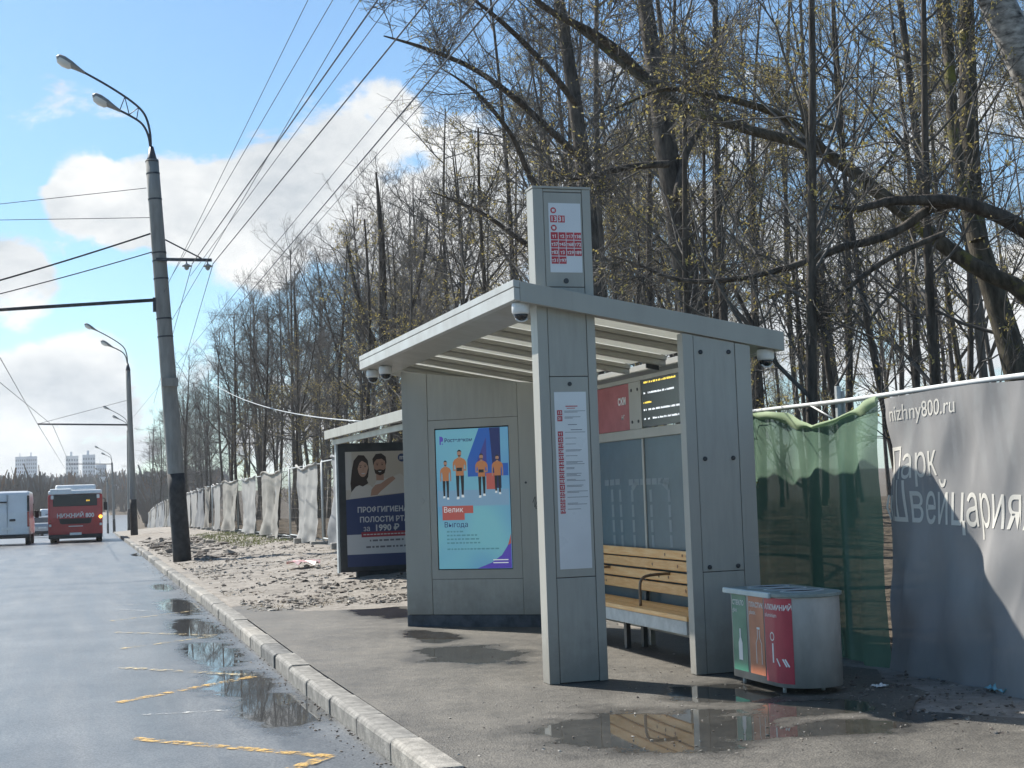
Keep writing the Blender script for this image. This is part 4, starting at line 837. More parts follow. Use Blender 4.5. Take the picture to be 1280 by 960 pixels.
# ------------------------------------------------------------------ overhead wires
def wire(pts,r,label,group='overhead wires over the road',m=None,sag=0.,n=24,name='overhead_wire'):
    pts=np.array(pts,float);t=np.linspace(0,1,n)
    P=pts[0]+(pts[1]-pts[0])*t[:,None];P[:,2]-=sag*4*t*(1-t)
    mb=MB();mb.tube(P,r,5);o=mb.build(name,m or M_steel);tag(o,label,'wire',group);return o
PY=35.28
def fan(pa,pt,zt,r,label):
    a=at_y(*pa,PY);r_=ray(*pt);b=CAM+(zt-CAM[2])/r_[2]*r_
    d=(b-a)/(b[1]-a[1]);e=a+d*(-4-a[1]);wire([a,e],r,label,sag=.0)
LB='thin dark wire running from the near lamp post over the camera'
fan((240,330),(472,0),7.3,.011,'thicker dark cable from the inner insulator of the near lamp post');fan((266,330),(535,0),7.2,.011,'thicker dark cable from the outer insulator of the near lamp post')
for pa,pt,z in (((205,365),(385,0),9.0),((212,350),(416,0),8.6),((215,400),(450,0),8.0),((238,345),(491,0),7.6)): fan(pa,pt,z,.006,LB)
FL='wire strung beside the treetops above the shelter roof'
for pa,pt,z,r in (((250,420),(595,0),7.0,.006),((330,345),(622,0),6.8,.012),((335,350),(640,0),6.6,.006)): 
    a=at_y(*pa,46);r_=ray(*pt);b=CAM+(z-CAM[2])/r_[2]*r_;d=(b-a)/(b[1]-a[1]);wire([a+d*40,a+d*(-4-a[1])],r,FL)
for px in (240,266): 
    a=at_y(px,331,PY);b=at_y(px-34,480,70);wire([a,(b[0],79,b[2]-.3)],.009,'wire dropping from an insulator towards the second lamp post')
SL='cable crossing the street from the near lamp post to the left'
for pa,pb,r,s in (((183,235),(0,255),.008,0),((187,272),(0,275),.008,0),((188,292),(0,345),.022,.1),((190,315),(0,362),.014,.1)):
    a=at_y(*pa,PY+.1);b=at_y(*pb,PY+.1);b=a+(b-a)*2.2;wire([a,b],r,SL,sag=s)
a=at_y(192,375,PY);b=at_y(0,387,PY);wire([a,a+(b-a)*1.15],.045,'dark bracket pipe reaching left over the road from the near lamp post',n=4,name='bracket_pipe')
a=at_y(161,531,79);b=at_y(47,530,79);wire([a,b],.05,'dark bracket pipe reaching left from the second lamp post',n=4,name='bracket_pipe')
wire([at_y(160,500,79),b],.012,'stay wire holding the bracket pipe of the second lamp post')
a=at_y(141,580,200);b=at_y(86,580,200);wire([a,b],.06,'dark bracket pipe reaching left from the fourth lamp post',n=4,name='bracket_pipe')
b=at_y(47,530,79);b2_=at_y(66,532,79)
for c,g in ((b,(0,447)),(b2_,(0,478))):
    r_=ray(*g);e=CAM+(6.1-CAM[2])/r_[2]*r_;wire([e,c],.012,'contact wire above the road meeting the bracket pipe');f=at_y(84,590,200);wire([c,(f[0]+(c[0]-b[0]),200,f[2])],.014,'contact wire continuing down the road past the bracket pipe')
wire([at_y(262,477,47),(4.35,21.6,2.66)],.010,'white cable sagging from the trees to the second shelter roof',m=M_galv,sag=.25)
# ------------------------------------------------------------------ vehicles
M_tyre=mat('tyre_rubber',(.02,.02,.02),.85);M_rim=mat('wheel_rim',(.25,.25,.26),.4,metal=.6)
M_busred=mat('bus_red_paint',(.47,.035,.035),.35,var=.12,vscale=2.,coat=.4);M_buswhite=mat('bus_white_paint',(.80,.82,.81),.35,var=.08,vscale=2.)
M_vglass=mat('vehicle_glass',(.018,.022,.026),.25);M_black=mat('black_plastic',(.025,.025,.027),.6)
M_vanwhite=mat('van_white_paint',(.74,.77,.79),.3,var=.07,vscale=1.5,coat=.4);M_silver=mat('silver_paint',(.45,.47,.48),.3,metal=.3,var=.08,vscale=2.,coat=.4)
M_tail=mat('tail_lamp_red',(.35,.02,.02),.2,coat=.5);M_turn=mat('turn_lamp_lit',(.6,.35,.02),.3,emit=(1,.62,.04),estr=3.)
def wheel(x,y,r,w,par):
    mb=MB();mb.tube([(x-w/2,y,r),(x-w/2+.02,y,r),(x+w/2-.02,y,r),(x+w/2,y,r)],[r*.93,r,r,r*.93],24);t=mb.build('wheel',M_tyre,par)
    mb=MB();mb.tube([(x-w/2-.006,y,r),(x+w/2+.006,y,r)],r*.58,18,smooth=False);mb.build('rim',M_rim,t)
BUS=thing('city_bus',(0,0,0),'red and white city bus seen from behind, lit turn lamp on its right','bus')
def side_prof(pts,x0,x1,name,m,par,bev,seg=3):
    mb=MB();mb.prism(pts,lambda a,b,d:(d,a,b),x0,x1);return mb.build(name,m,par,bevel=bev,seg=seg)
bd=side_prof([(0.06,.32),(9.3,.32),(9.4,1.2),(9.2,2.30),(.04,2.30),(0,1.2)],-1.245,1.245,'body',M_busred,BUS,.09)
side_prof([(.03,2.304),(9.18,2.304),(9.1,2.52),(.12,2.50)],-1.23,1.23,'roof_cap',M_buswhite,BUS,.07)
side_prof([(.35,2.50),(4.2,2.50),(4.0,2.74),(.55,2.76)],-.92,.95,'roof_unit',M_buswhite,BUS,.08);side_prof([(.02,2.30),(.3,2.30),(.3,2.58),(.06,2.56)],-1.15,-.2,'roof_vent',M_buswhite,BUS,.04)
pb=Plane((0,.03,0),(1,0,0),(0,0,1))
MB().box((-1.02,-.012,1.73),(1.0,.08,2.285)).build('rear_window',M_vglass,BUS,bevel=.03)
mb=MB();mb.prism([(-.76,1.15),(.76,1.15),(.70,.92),(.6,.89),(-.6,.89),(-.70,.92)],lambda a,b,d:(a,d,b),-.012,.06);mb.build('engine_grille',M_black,BUS)
for z in np.arange(.93,1.14,.05): MB().box((-.66,-.02,z),(.66,-.011,z+.018)).build('grille_slat',M_joint,BUS)
MB().box((-1.23,-.03,.20),(1.23,.5,.40)).build('bumper',M_black,BUS,bevel=.04);MB().box((-.27,-.036,.36),(.27,-.025,.48)).build('number_plate',M_buswhite,BUS)
for x in (-1.16,1.16):
    MB().box((x-.06,-.012,.95),(x+.06,.05,1.10)).build('tail_lamp',M_tail,BUS,bevel=.02);MB().box((x-.06,-.012,.78),(x+.06,.05,.90)).build('reflector',M_buswhite,BUS,bevel=.02)
    MB().box((x*.90-.07,-.018,2.08),(x*.90+.07,.04,2.27)).build('marker_lamp',M_buswhite,BUS,bevel=.03)
mb=MB();mb.tube([(1.15,.05,1.20),(1.15,-.03,1.20)],.075,14);mb.build('turn_lamp',M_turn,BUS)
mb=MB();text_on(mb,Plane((0,-.006,0),(1,0,0),(0,0,1)),'НИЖНИЙ 800',.285,0,1.19,.008,align='CENTER',bold=.006,sx=.93);mb.build('lettering',M_buswhite,BUS)
MB().box((-.32,-.003,.76),(.34,.03,.80)).build('badge_strip',M_buswhite,BUS)
mb=MB()
for a in (.50,.56,.62): mb.box((a,-.016,1.95),(a+.035,-.013,2.02))
mb.build('route_display',mat('route_led',(.3,.2,.02),.5,emit=(.8,.5,.05),estr=.9),BUS)
for x in (-1,1):
    for y0 in (.9,2.6,4.3,6.0,7.6): MB().box((x*1.247-.006,y0,1.35),(x*1.247+.006,y0+1.45,2.2)).build('side_window',M_vglass,BUS)
    for y in (2.3,7.2): wheel(x*1.07,y,.47,.3,BUS)
mb=MB();mb.tube(bez([(1.2,9.2,2.2),(1.4,9.35,2.15),(1.42,9.4,1.95)],8),.02,6);mb.build('mirror_arm',M_black,BUS);MB().box((1.33,9.3,1.55),(1.52,9.42,1.98)).build('mirror',M_black,BUS,bevel=.03)
def place(o,px,py,Y,rot=0.):
    p=at_y(px,py,Y);o.location=(p[0],Y,float(zr(Y)));o.rotation_euler=(math.atan2(float(zr(Y+4)-zr(Y-4)),8),0,rot)
place(BUS,94.5,660,72,rad(-1.2))
VAN=thing('van',(0,0,0),'white panel van cut off by the left picture edge','van')
side_prof([(.0,.45),(.03,1.5),(.12,2.42),(.3,2.52),(4.0,2.52),(4.6,2.3),(5.2,1.35),(5.75,1.1),(5.85,.45)],-.98,.98,'body',M_vanwhite,VAN,.10)
MB().box((-.99,-.05,.32),(.99,.3,.50)).build('bumper',M_black,VAN,bevel=.04)
MB().box((-.004,-.004,.55),(.004,.1,2.36)).build('door_seam',M_joint,VAN)
for x in (-1,1):
    MB().box((x*.93-.05,-.02,.85),(x*.93+.05,.06,1.55)).build('tail_lamp',M_tail,VAN,bevel=.02);MB().box((x*.93-.05,.0,1.56),(x*.93+.05,.09,2.3)).build('corner_trim',M_black,VAN,bevel=.02)
    for y in (.95,4.7): wheel(x*.87,y,.34,.22,VAN)
    MB().box((x*.985-.006,4.05,1.35),(x*.985+.006,4.9,1.95)).build('side_window',M_vglass,VAN);MB().box((x*1.12-.1,4.85,1.25),(x*1.12+.1,4.98,1.62)).build('mirror',M_black,VAN,bevel=.03)
MB().box((.10,-.03,1.12),(.36,.02,1.22)).build('door_handle',M_black,VAN,bevel=.02);MB().box((-.26,-.022,.72),(.26,.02,.84)).build('number_plate',M_buswhite,VAN)
MB().box((-.5,-.0,1.98),(-.02,.05,2.04)).build('badge_strip',M_black,VAN)
place(VAN,9,660,71,rad(-1.2))
v2=copy_tree(VAN);v2['label']='white van far ahead, mostly hidden behind the silver car and bus';place(v2,64,650,142)
CAR=thing('car',(0,0,0),'silver saloon car between the white van and the red bus','car')
side_prof([(0,.30),(0.0,.75),(.12,.98),(.75,1.02),(3.4,.98),(4.3,.80),(4.4,.35),(4.2,.25),(.2,.25)],-.88,.88,'body',M_silver,CAR,.10)
mb=MB();K=[(.62,.99),(1.25,1.42),(2.45,1.45),(3.3,.98)]
mb.add([(s*(.80 if z<1.1 else .62),y,z) for s in (-1,1) for y,z in K],[(0,1,2,3),(7,6,5,4),(0,4,5,1),(1,5,6,2),(2,6,7,3),(3,7,4,0)]);mb.build('cabin',M_silver,CAR,bevel=.05)
mb=MB();mb.add([(-.70,.66,1.03),(.70,.66,1.03),(.57,1.19,1.385),(-.57,1.19,1.385)],[(0,1,2,3)]);mb.build('rear_window',M_vglass,CAR)
MB().box((-.86,-.04,.26),(.86,.2,.45)).build('bumper',M_black,CAR,bevel=.04);MB().box((-.26,-.022,.62),(.26,.03,.73)).build('number_plate',M_buswhite,CAR)
for x in (-1,1):
    MB().box((x*.70-.16,-.014,.74),(x*.70+.16,.08,.92)).build('tail_lamp',M_tail,CAR,bevel=.02)
    for y in (.85,3.5): wheel(x*.78,y,.31,.2,CAR)
place(CAR,53,655,104)
# ------------------------------------------------------------------ tower blocks on the far rise
M_tow=[mat('tower_%d'%i,c,.8,var=.06,vscale=.05) for i,c in enumerate(((.50,.54,.60),(.58,.60,.62),(.44,.49,.56)))];M_tw=mat('tower_window',(.12,.15,.19),.3)
def tower(x0,x1,ytop,Y,m,label,fl=15,cols=5,grp='apartment towers on the horizon'):
    a=at_y(x0,ytop,Y);b=at_y(x1,ytop,Y);zt=a[2];T=thing('apartment_tower',((a[0]+b[0])/2,Y,8),label,'building',grp)
    MB().box((a[0],Y,4),(b[0],Y+18,zt)).build('wall',m,T);MB().box((a[0]+3,Y+4,zt),(b[0]-4,Y+12,zt+3)).build('roof_house',m,T)
    w=(b[0]-a[0])/cols;mats=[M_tw]
    for c in range(cols):
        mb=MB()
        for f in range(fl): z=zt-2.2-f*2.9;mb.box((a[0]+w*(c+.22),Y-.12,z-1.5),(a[0]+w*(c+.78),Y+.2,z))
        mb.build('window_column',M_tw,T)
tower(19,32,571,1150,M_tow[0],'leftmost pale tower block on the horizon');tower(32.6,46,570.5,1155,M_tow[2],'tower block joined to the right of the leftmost tower')
tower(82,98,570,1050,M_tow[1],'pale tower block left of the pair above the bus');tower(103,119,568.5,1040,M_tow[0],'tower block right of the pair above the bus');tower(119.5,133,581,1060,M_tow[2],'lower block beside the tower pair above the bus',fl=9)
tower(112,150,607,520,mat('white_low_building',(.55,.56,.56),.7,var=.05),'low white building among trees above the bus',fl=1,cols=8,grp='low buildings on the rise')
# ------------------------------------------------------------------ trees
def bark(name,c,c2,moss=None):
    m=mat(name,c,.9,col2=c2,vscale=7.,stretch=(2.2,2.2,.5),bump=.9,bscale=26.,spec=.2)
    if moss:
        t=m.node_tree;b=t.nodes['Principled BSDF'];L=t.links;src=b.inputs['Base Color'].links[0].from_socket
        P=N(t,'ShaderNodeTexCoord').outputs['Object'];n=N(t,'ShaderNodeTexNoise',inp={'Scale':2.6,'Detail':6.,'Roughness':.65});L.new(P,n.inputs['Vector'])
        r=N(t,'ShaderNodeMapRange');L.new(n.outputs[0],r.inputs[0]);r.inputs[1].default_value=.56;r.inputs[2].default_value=.68
        x=N(t,'ShaderNodeMix',data_type='RGBA');L.new(r.outputs[0],x.inputs[0]);L.new(src,x.inputs[6]);x.inputs[7].default_value=(*moss,1);L.new(x.outputs[2],b.inputs['Base Color'])
    return m
M_bark=bark('dark_bark',(.05,.043,.037),(.14,.12,.10));M_bark2=bark('grey_brown_bark',(.09,.08,.068),(.20,.175,.15));M_moss=bark('mossy_bark',(.05,.043,.033),(.13,.11,.08),(.19,.18,.045))
M_twig=mat('twig_brown',(.085,.079,.072),.85,col2=(.15,.141,.13),vscale=2.,spec=.2);M_twig2=mat('twig_grey',(.115,.108,.10),.85,col2=(.19,.18,.167),vscale=2.,spec=.2)
M_bud=mat('opening_buds',(.38,.31,.10),.7,col2=(.52,.44,.18),vscale=3.,transl=.35)
M_birch=mat('birch_bark',(.03,.028,.026),.8,col2=(.50,.47,.43),vscale=6.,stretch=(1,1,2.4),bump=.4,bscale=20.)
def batch_tubes(P,R,n):
    Nn,S,_=P.shape
    tg=np.empty_like(P);tg[:,1:-1]=P[:,2:]-P[:,:-2];tg[:,0]=P[:,1]-P[:,0];tg[:,-1]=P[:,-1]-P[:,-2]
    tg/=np.linalg.norm(tg,axis=2,keepdims=True)+1e-9
    ref=np.eye(3)[np.argmin(np.abs(tg).mean(1),axis=1)][:,None,:]
    u=np.cross(tg,np.broadcast_to(ref,tg.shape));u/=np.linalg.norm(u,axis=2,keepdims=True)+1e-9;w=np.cross(tg,u)
    a=np.arange(n)*2*PI/n
    V=P[:,:,None]+R[:,:,None,None]*(np.cos(a)[:,None]*u[:,:,None]+np.sin(a)[:,None]*w[:,:,None])
    I=np.arange(Nn*S*n).reshape(Nn,S,n);J=np.roll(I,-1,axis=2)
    Fq=np.stack([I[:,:-1],J[:,:-1],J[:,1:],I[:,1:]],-1).reshape(-1,4)
    return V.reshape(-1,3),Fq
def sprout(g,P,R,k,t0,t1,ang,Lf,S,wig,trop,r0f,rtip):
    Nn,S0,_=P.shape;seg=np.linalg.norm(np.diff(P,axis=1),axis=2).sum(1)
    cnt=np.maximum(0,g.poisson(k,Nn)) if np.isscalar(k) else k
    idx=np.repeat(np.arange(Nn),cnt);M=len(idx);t=t0+(t1-t0)*g.random(M)
    q=t*(S0-1);i=np.minimum(q.astype(int),S0-2);f=(q-i)[:,None]
    pos=P[idx,i]*(1-f)+P[idx,i+1]*f;pr=R[idx,i]*(1-f[:,0])+R[idx,i+1]*f[:,0]
    tg=P[idx,i+1]-P[idx,i];tg/=np.linalg.norm(tg,axis=1,keepdims=True)
    rv=g.normal(size=(M,3));pp=rv-(rv*tg).sum(1,keepdims=True)*tg;pp/=np.linalg.norm(pp,axis=1,keepdims=True)
    a=np.radians(g.uniform(ang[0],ang[1],M))[:,None];d=tg*np.cos(a)+pp*np.sin(a)
    Ln=Lf(seg[idx],t,g.random(M));out=np.empty((M,S+1,3));out[:,0]=pos;st=(Ln/S)[:,None]
    for s in range(S):
        d=d+g.normal(size=(M,3))*wig;d[:,2]+=trop;d/=np.linalg.norm(d,axis=1,keepdims=True);out[:,s+1]=out[:,s]+d*st
    rs=np.minimum(pr*.75,Ln*r0f);rs=np.maximum(rs,rtip*1.2);tt=np.linspace(0,1,S+1)[None,:]
    return out,rs[:,None]*(1-tt)+rtip*tt
def merge(parts):
    V=[];Fq=[];k=0
    for v,f in parts: V.append(v);Fq.append(f+k);k+=len(v)
    return np.concatenate(V),np.concatenate(Fq)
def buds(g,P,n,s):
    Nn,S,_=P.shape;i=g.integers(0,Nn,n);j=g.integers(1,S,n);f=g.random(n)[:,None];c=P[i,j-1]*(1-f)+P[i,j]*f
    a=g.normal(size=(n,3));a/=np.linalg.norm(a,axis=1,keepdims=True);b=g.normal(size=(n,3));b-=(b*a).sum(1,keepdims=True)*a;b/=np.linalg.norm(b,axis=1,keepdims=True)
    z=s*(.6+.8*g.random(n))[:,None];V=np.stack([c,c+a*z+b*z*.4,c+a*z*2,c+a*z-b*z*.4],1).reshape(-1,3);return V,np.arange(4*n).reshape(-1,4)
def grow_crown(g,limbs,dens=(26,7,6,3),form='forest',tip=.0030,limb_t0=.3,L1=.30):
    """limbs: list of (points, radii); returns crown tubes and the finest twigs"""
    parts=[];fine=None
    P0=[np.array([np.interp(np.linspace(0,1,15),np.linspace(0,1,len(p)),np.array(p)[:,c]) for c in range(3)]).T for p,_ in limbs];R0=[np.interp(np.linspace(0,1,15),np.linspace(0,1,len(r)),r) for _,r in limbs]
    P=np.array(P0);R=np.array(R0);up=.10 if form=='forest' else (.03 if form=='spread' else -.01)
    A=(38,66) if form=='forest' else (45,85)
    P1,R1=sprout(g,P,R,dens[0],limb_t0,.99,A,lambda L,t,u:np.minimum(L,16)*L1*(1.15-.72*t)*(.45+.9*u),9,.10,up*.7,.010,.006)
    P2,R2=sprout(g,P1,R1,dens[1],.15,.98,(25,60),lambda L,t,u:L*.55*(1.1-.6*t)*(.45+.9*u),7,.13,up*.6,.0085,.0042)
    P3,R3=sprout(g,P2,R2,dens[2],.1,1.,(22,58),lambda L,t,u:np.maximum(.40,L*.58*(1.1-.5*t))*(.45+.9*u),5,.15,up*.4,.007,tip*1.1)
    P4,R4=sprout(g,P3,R3,dens[3],.1,1.,(22,55),lambda L,t,u:np.maximum(.22,L*.55)*(.45+.9*u),3,.17,up*.3,.006,tip)
    for p,r,n in ((P1,R1,5),(P2,R2,4),(P3,R3,3),(P4,R4,3)):
        if len(p): parts.append(batch_tubes(p,r,n))
    return parts,P3,P4
def trunk_line(g,H,lean=.03,r0=.15,r1=.02,fork=0.,base=(0,0,0)):
    n=15;t=np.linspace(0,1,n);ph=g.random(4)*6.3;a=g.random()*6.3
    w=.018*H*np.stack([np.sin(t*4+ph[0])-math.sin(ph[0]),np.sin(t*3.3+ph[1])-math.sin(ph[1])],1)
    P=np.stack([base[0]+w[:,0]+lean*H*t*math.cos(a),base[1]+w[:,1]+lean*H*t*math.sin(a),base[2]-.15+H*t],1)
    R=r0*(1-t)**.85+r1;R[0]*=1.35;R[1]*=1.05;return P,R
def tree_meshes(seed,H,r0,form,dens,nbud=0,mats=None,limb_t0=.32,fork=True):
    g=np.random.default_rng(seed);P,R=trunk_line(g,H,.03,r0);limbs=[(P,R)]
    if fork:                                        # one or two rising leaders
        for _ in range(g.integers(1,3)):
            t=int(g.integers(5,9));d=np.array([g.normal()*.35,g.normal()*.35,1.]);d/=np.linalg.norm(d);Lq=H*(1-t/14)*.85;q=np.linspace(0,1,10)[:,None]
            pts=P[t]+d*Lq*q+np.array([d[0],d[1],0])*Lq*.25*np.sin(q*2.2);limbs.append((pts,np.linspace(R[t]*.75,.018,10)))
    crown,P3,P4=grow_crown(g,limbs,dens,form,limb_t0=limb_t0)
    tv=merge([batch_tubes(p[None],r[None],9) for p,r in limbs])
    cv=merge(crown);bv=buds(g,P4 if len(P4) else P3,nbud,.024) if nbud else None
    return tv,cv,bv
protos=[]
def proto(seed,H,r0,form,dens,bm,tm,nbud=0,**k):
    tv,cv,bv=tree_meshes(seed,H,r0,form,dens,nbud,**k)
    a=fast_mesh('trunk',*tv,bm).data;b=fast_mesh('crown',*cv,tm).data;c=fast_mesh('buds',*bv,M_bud,smooth=False).data if bv else None
    for nme in (a,b,c):
        if nme:
            for o in [o for o in bpy.data.objects if o.data==nme]: bpy.data.objects.remove(o)
    protos.append((a,b,c,H));return len(protos)-1
D1=(18,5.5,4,1.8)
F0=[proto(11,15,.12,'forest',D1,M_bark,M_twig),proto(12,17,.12,'forest',D1,M_bark2,M_twig2),proto(13,14,.095,'forest',D1,M_bark,M_twig,8000),proto(14,16,.11,'spread',(18,5.5,4.2,1.8),M_bark2,M_twig),proto(15,13,.08,'forest',(15,5,3.6,1.3),M_bark,M_twig2,6500),proto(16,18,.12,'forest',D1,M_moss,M_twig,8000),proto(17,15,.10,'spread',(18,5.5,4.2,1.8),M_bark,M_twig2)]
SAP=[proto(21,6.5,.04,'forest',(16,5,3,1.2),M_bark2,M_twig2,1500,limb_t0=.12,fork=False),proto(22,8,.05,'forest',(18,5,3,1.2),M_bark,M_twig,1800,limb_t0=.15,fork=False)]
def plant(i,x,y,s=1.,rz=0.,tilt=(0,0),name='tree',label=None,cat='tree',group=None):
    a,b,c,H=protos[i];z=float(gnd(np.array(x),np.array(y)));o=bpy.data.objects.new(name,None);COL.objects.link(o);o.location=(x,y,z);o.rotation_euler=(tilt[0],tilt[1],rz);o.scale=(s,s,s)
    tag(o,label,cat,group)
    for nm,me in (('trunk',a),('crown',b),('buds',c)):
        if me is None: continue
        q=bpy.data.objects.new(nm,me);COL.objects.link(q);q.parent=o
        if nm=='buds': q['kind']='stuff'
    return o
def pix(x,y,z):
    c=RW.T@(np.array([x,y,z])-CAM);return CX+F*c[0]/-c[2],CY-F*c[1]/-c[2],-c[2]
# woodland behind the fence
g=np.random.default_rng(5);pts=[];cnt=0
heroes_xy=[]
def try_add(x,y,dmin):
    for a,b in pts:
        if (a-x)**2+(b-y)**2<dmin*dmin: return False
    pts.append((x,y));return True
GT='bare trees of the woodland'
def region(px): return ['beside the second lamp post','above the torn fence sheets','left of the near shelter','above the front edge of the shelter roof','right of the route pillar','above the end wall of the shelter','behind the green net','behind the grey park banner'][int(np.searchsorted([230,400,520,680,860,960,1110],px))]
LT=['slender dark bare tree','tall grey-brown bare tree','bare tree with yellowish opening buds','spreading bare tree','small bare tree with yellowish buds','tall mossy bare tree','spreading dark bare tree']
for it in range(6000):
    if cnt>=104: break
    y=float(9+105*g.random()**1.5);off=float(4.9+4.5*g.random()+48*g.random()**2.2*min(1,y/40));x=kx(y)+off
    px,py,dp=pix(x,y,2.5)
    if dp<13 or not(120<px<1380): continue
    if px>540 and dp<25: continue
    if 560<px<760 and dp<24: continue
    if not try_add(x,y,2.9 if dp<48 else 2.2): continue
    if px>820: i=int(g.choice([0,2,2,4,5,5,1]))
    elif px>480: i=int(g.choice([0,1,2,3,5,6]))
    else: i=int(g.choice([0,1,3,3,6,6,1]))
    s=float(g.uniform(.82,1.12))
    H_=protos[F0[i]][3];ztop=1.56+(pix(x,y,0.)[2])*0+0
    lim=np.interp(px,[100,150,215,300,400,450,500,560,600,640],[470,430,385,340,280,235,225,150,40,-80])+g.uniform(-12,45)
    z0_=float(gnd(np.array(x),np.array(y)))
    while s>.35 and pix(x,y,z0_+H_*s*1.04)[1]<lim: s*=.97
    if s<.5 and px>170: pts.pop();continue
    plant(F0[i],x,y,s,float(g.random()*6.28),(float(g.normal()*.035),float(g.normal()*.035)),label=('far ' if dp>60 else '')+LT[i]+' '+region(px),group=GT);cnt+=1
k=0
for it in range(2000):
    if k>=26: break
    y=float(95+130*g.random());x=kx(y)+float(4.8+9*g.random());px,py,dp=pix(x,y,2)
    if not(138<px<262) or not try_add(x,y,2.): continue
    i=int(g.choice([0,1,3,6]));s=float(g.uniform(.8,1.05))
    plant(F0[i],x,y,s,float(g.random()*6.28),label='distant '+LT[i]+' down the road '+region(px),group=GT);k+=1
POLE=[proto(25,15,.075,'forest',(12,4,3.2,1.2),M_bark,M_twig2,limb_t0=.45,fork=False),proto(26,14,.06,'forest',(11,4,3.2,1.2),M_bark2,M_twig,900,limb_t0=.4,fork=False)]
k=0
for it in range(900):
    if k>=34: break
    y=float(16+45*g.random());x=kx(y)+float(5.+30*g.random()**1.4);px,py,dp=pix(x,y,2)
    if dp<25 or not(640<px<1340): continue
    if not try_add(x,y,.8): continue
    plant(POLE[k%2],x,y,float(g.uniform(.8,1.15)),float(g.random()*6.28),(float(g.normal()*.03),float(g.normal()*.03)),label=('far ' if dp>38 else '')+'straight pole-thin bare tree '+region(px),group=GT);k+=1
k=0
for it in range(900):
    if k>=34: break
    y=float(12+60*g.random()**1.3);x=kx(y)+float(4.9+9*g.random());px,py,dp=pix(x,y,2)
    if dp<14 or not(200<px<1330) : continue
    if not try_add(x,y,.7): continue
    plant(SAP[k%2],x,y,float(g.uniform(.7,1.15)),float(g.random()*6.28),name='sapling',label='thin leafless '+('sapling' if dp<30 else 'young sapling farther back')+' '+region(px),cat='sapling',group='saplings behind the fence');k+=1
# trees traced one by one: limbs follow the photograph at the distance their trunks stand
def hero(name,label,limbs,Y,dens,form,bm,tm,nbud,seed,L1=.26,t0=.25,cat='tree',bmats=None):
    g=np.random.default_rng(seed);LL=[]
    for px,rs,dy in limbs:
        p=np.array([at_y(a,b,Y+dy0) for (a,b),dy0 in zip(px,np.linspace(dy[0],dy[1],len(px)))]);p=bez(p,24);LL.append((p,np.interp(np.linspace(0,1,24),np.linspace(0,1,len(rs)),rs)))
    b0=LL[0][0][0];z=float(gnd(b0[0],b0[1]));root=thing(name,(b0[0],b0[1],z),label,cat);org=np.array(root.location)
    crown,P3,P4=grow_crown(g,LL,dens,form,limb_t0=t0,L1=L1)
    tv=merge([batch_tubes(p[None],r[None],10) for p,r in LL]);o=fast_mesh('trunk',tv[0]-org,tv[1],bm,root)
    cv=merge(crown);o=fast_mesh('crown',cv[0]-org,cv[1],tm,root)
    if nbud: bv=buds(g,P4,nbud,.022);tag(fast_mesh('buds',bv[0]-org,bv[1],M_bud,root,smooth=False),kind='stuff')
HD=(9,5.5,4.2,1.6)
hero('tree','thick dark forked tree trunk rising just right of the route pillar',[([(878,640),(870,500),(865,400),(850,290),(836,205),(822,110),(806,0),(795,-90),(785,-170)],[.20,.19,.18,.165,.155,.13,.10,.05,.02],(0,1)),([(822,110),(800,92),(770,62),(735,38),(690,15),(640,-25)],[.085,.075,.06,.05,.04,.015],(0,-1.5)),([(835,205),(800,207),(765,213),(735,222),(712,224)],[.05,.045,.04,.03,.012],(0,-.8)),([(845,250),(858,190),(880,150),(890,90),(910,20)],[.06,.05,.045,.035,.02],(.2,1))],17.,HD,'spread',M_bark,M_twig,1500,31)
hero('tree','long mossy tree limb leaning up to the left across the right-hand woodland',[([(1420,640),(1370,470),(1290,372),(1240,345),(1195,318),(1150,282),(1100,242),(1040,196),(1000,178),(950,166),(890,148),(845,128),(790,90),(735,45),(690,15)],[.12,.11,.098,.093,.089,.086,.082,.076,.07,.063,.056,.048,.038,.026,.01],(0,3)),([(1040,196),(985,150),(935,130),(880,118),(830,112),(770,135)],[.05,.045,.04,.03,.022,.01],(1,0))],13.2,(10,4.5,4,1.5),'spread',M_moss,M_twig,900,32,L1=.16,t0=.3)
hero('tree','twisted dark branch tree reaching in low from the right picture edge',[([(1500,640),(1450,430),(1380,340),(1290,292),(1245,268),(1195,252),(1150,250),(1108,252),(1070,262),(1040,258)],[.13,.12,.10,.085,.075,.065,.055,.045,.03,.012],(0,.5)),([(1195,252),(1160,262),(1125,287),(1085,302),(1050,310),(1000,330),(940,345),(885,352),(840,348),(800,332),(760,318)],[.055,.05,.045,.042,.04,.036,.03,.026,.02,.014,.008],(.3,1.5)),([(1180,292),(1120,318),(1070,352),(1030,392),(1000,425)],[.03,.028,.024,.018,.008],(.2,.8))],11.8,(11,4,3.5,1.4),'spread',M_bark,M_twig,500,33,L1=.13,t0=.35)
hero('tree','mossy pair of straight trunks at the right side of the woodland',[([(1300,640),(1278,500),(1262,430),(1238,352),(1220,290),(1213,200),(1210,100),(1208,0),(1204,-120)],[.19,.18,.17,.15,.14,.13,.12,.10,.03],(0,1)),([(1222,300),(1205,240),(1192,160),(1186,60),(1180,-60),(1175,-150)],[.10,.09,.08,.07,.05,.02],(.2,1))],15.5,HD,'forest',M_moss,M_twig,2200,34)
hero('birch_tree','birch with pale peeling bark in the top right corner',[([(1420,640),(1395,450),(1350,250),(1292,100),(1240,-10),(1190,-110)],[.23,.22,.21,.20,.18,.14],(0,.5))],12.6,(7,5,4,1.5),'spread',M_birch,M_twig,0,35,t0=.6)
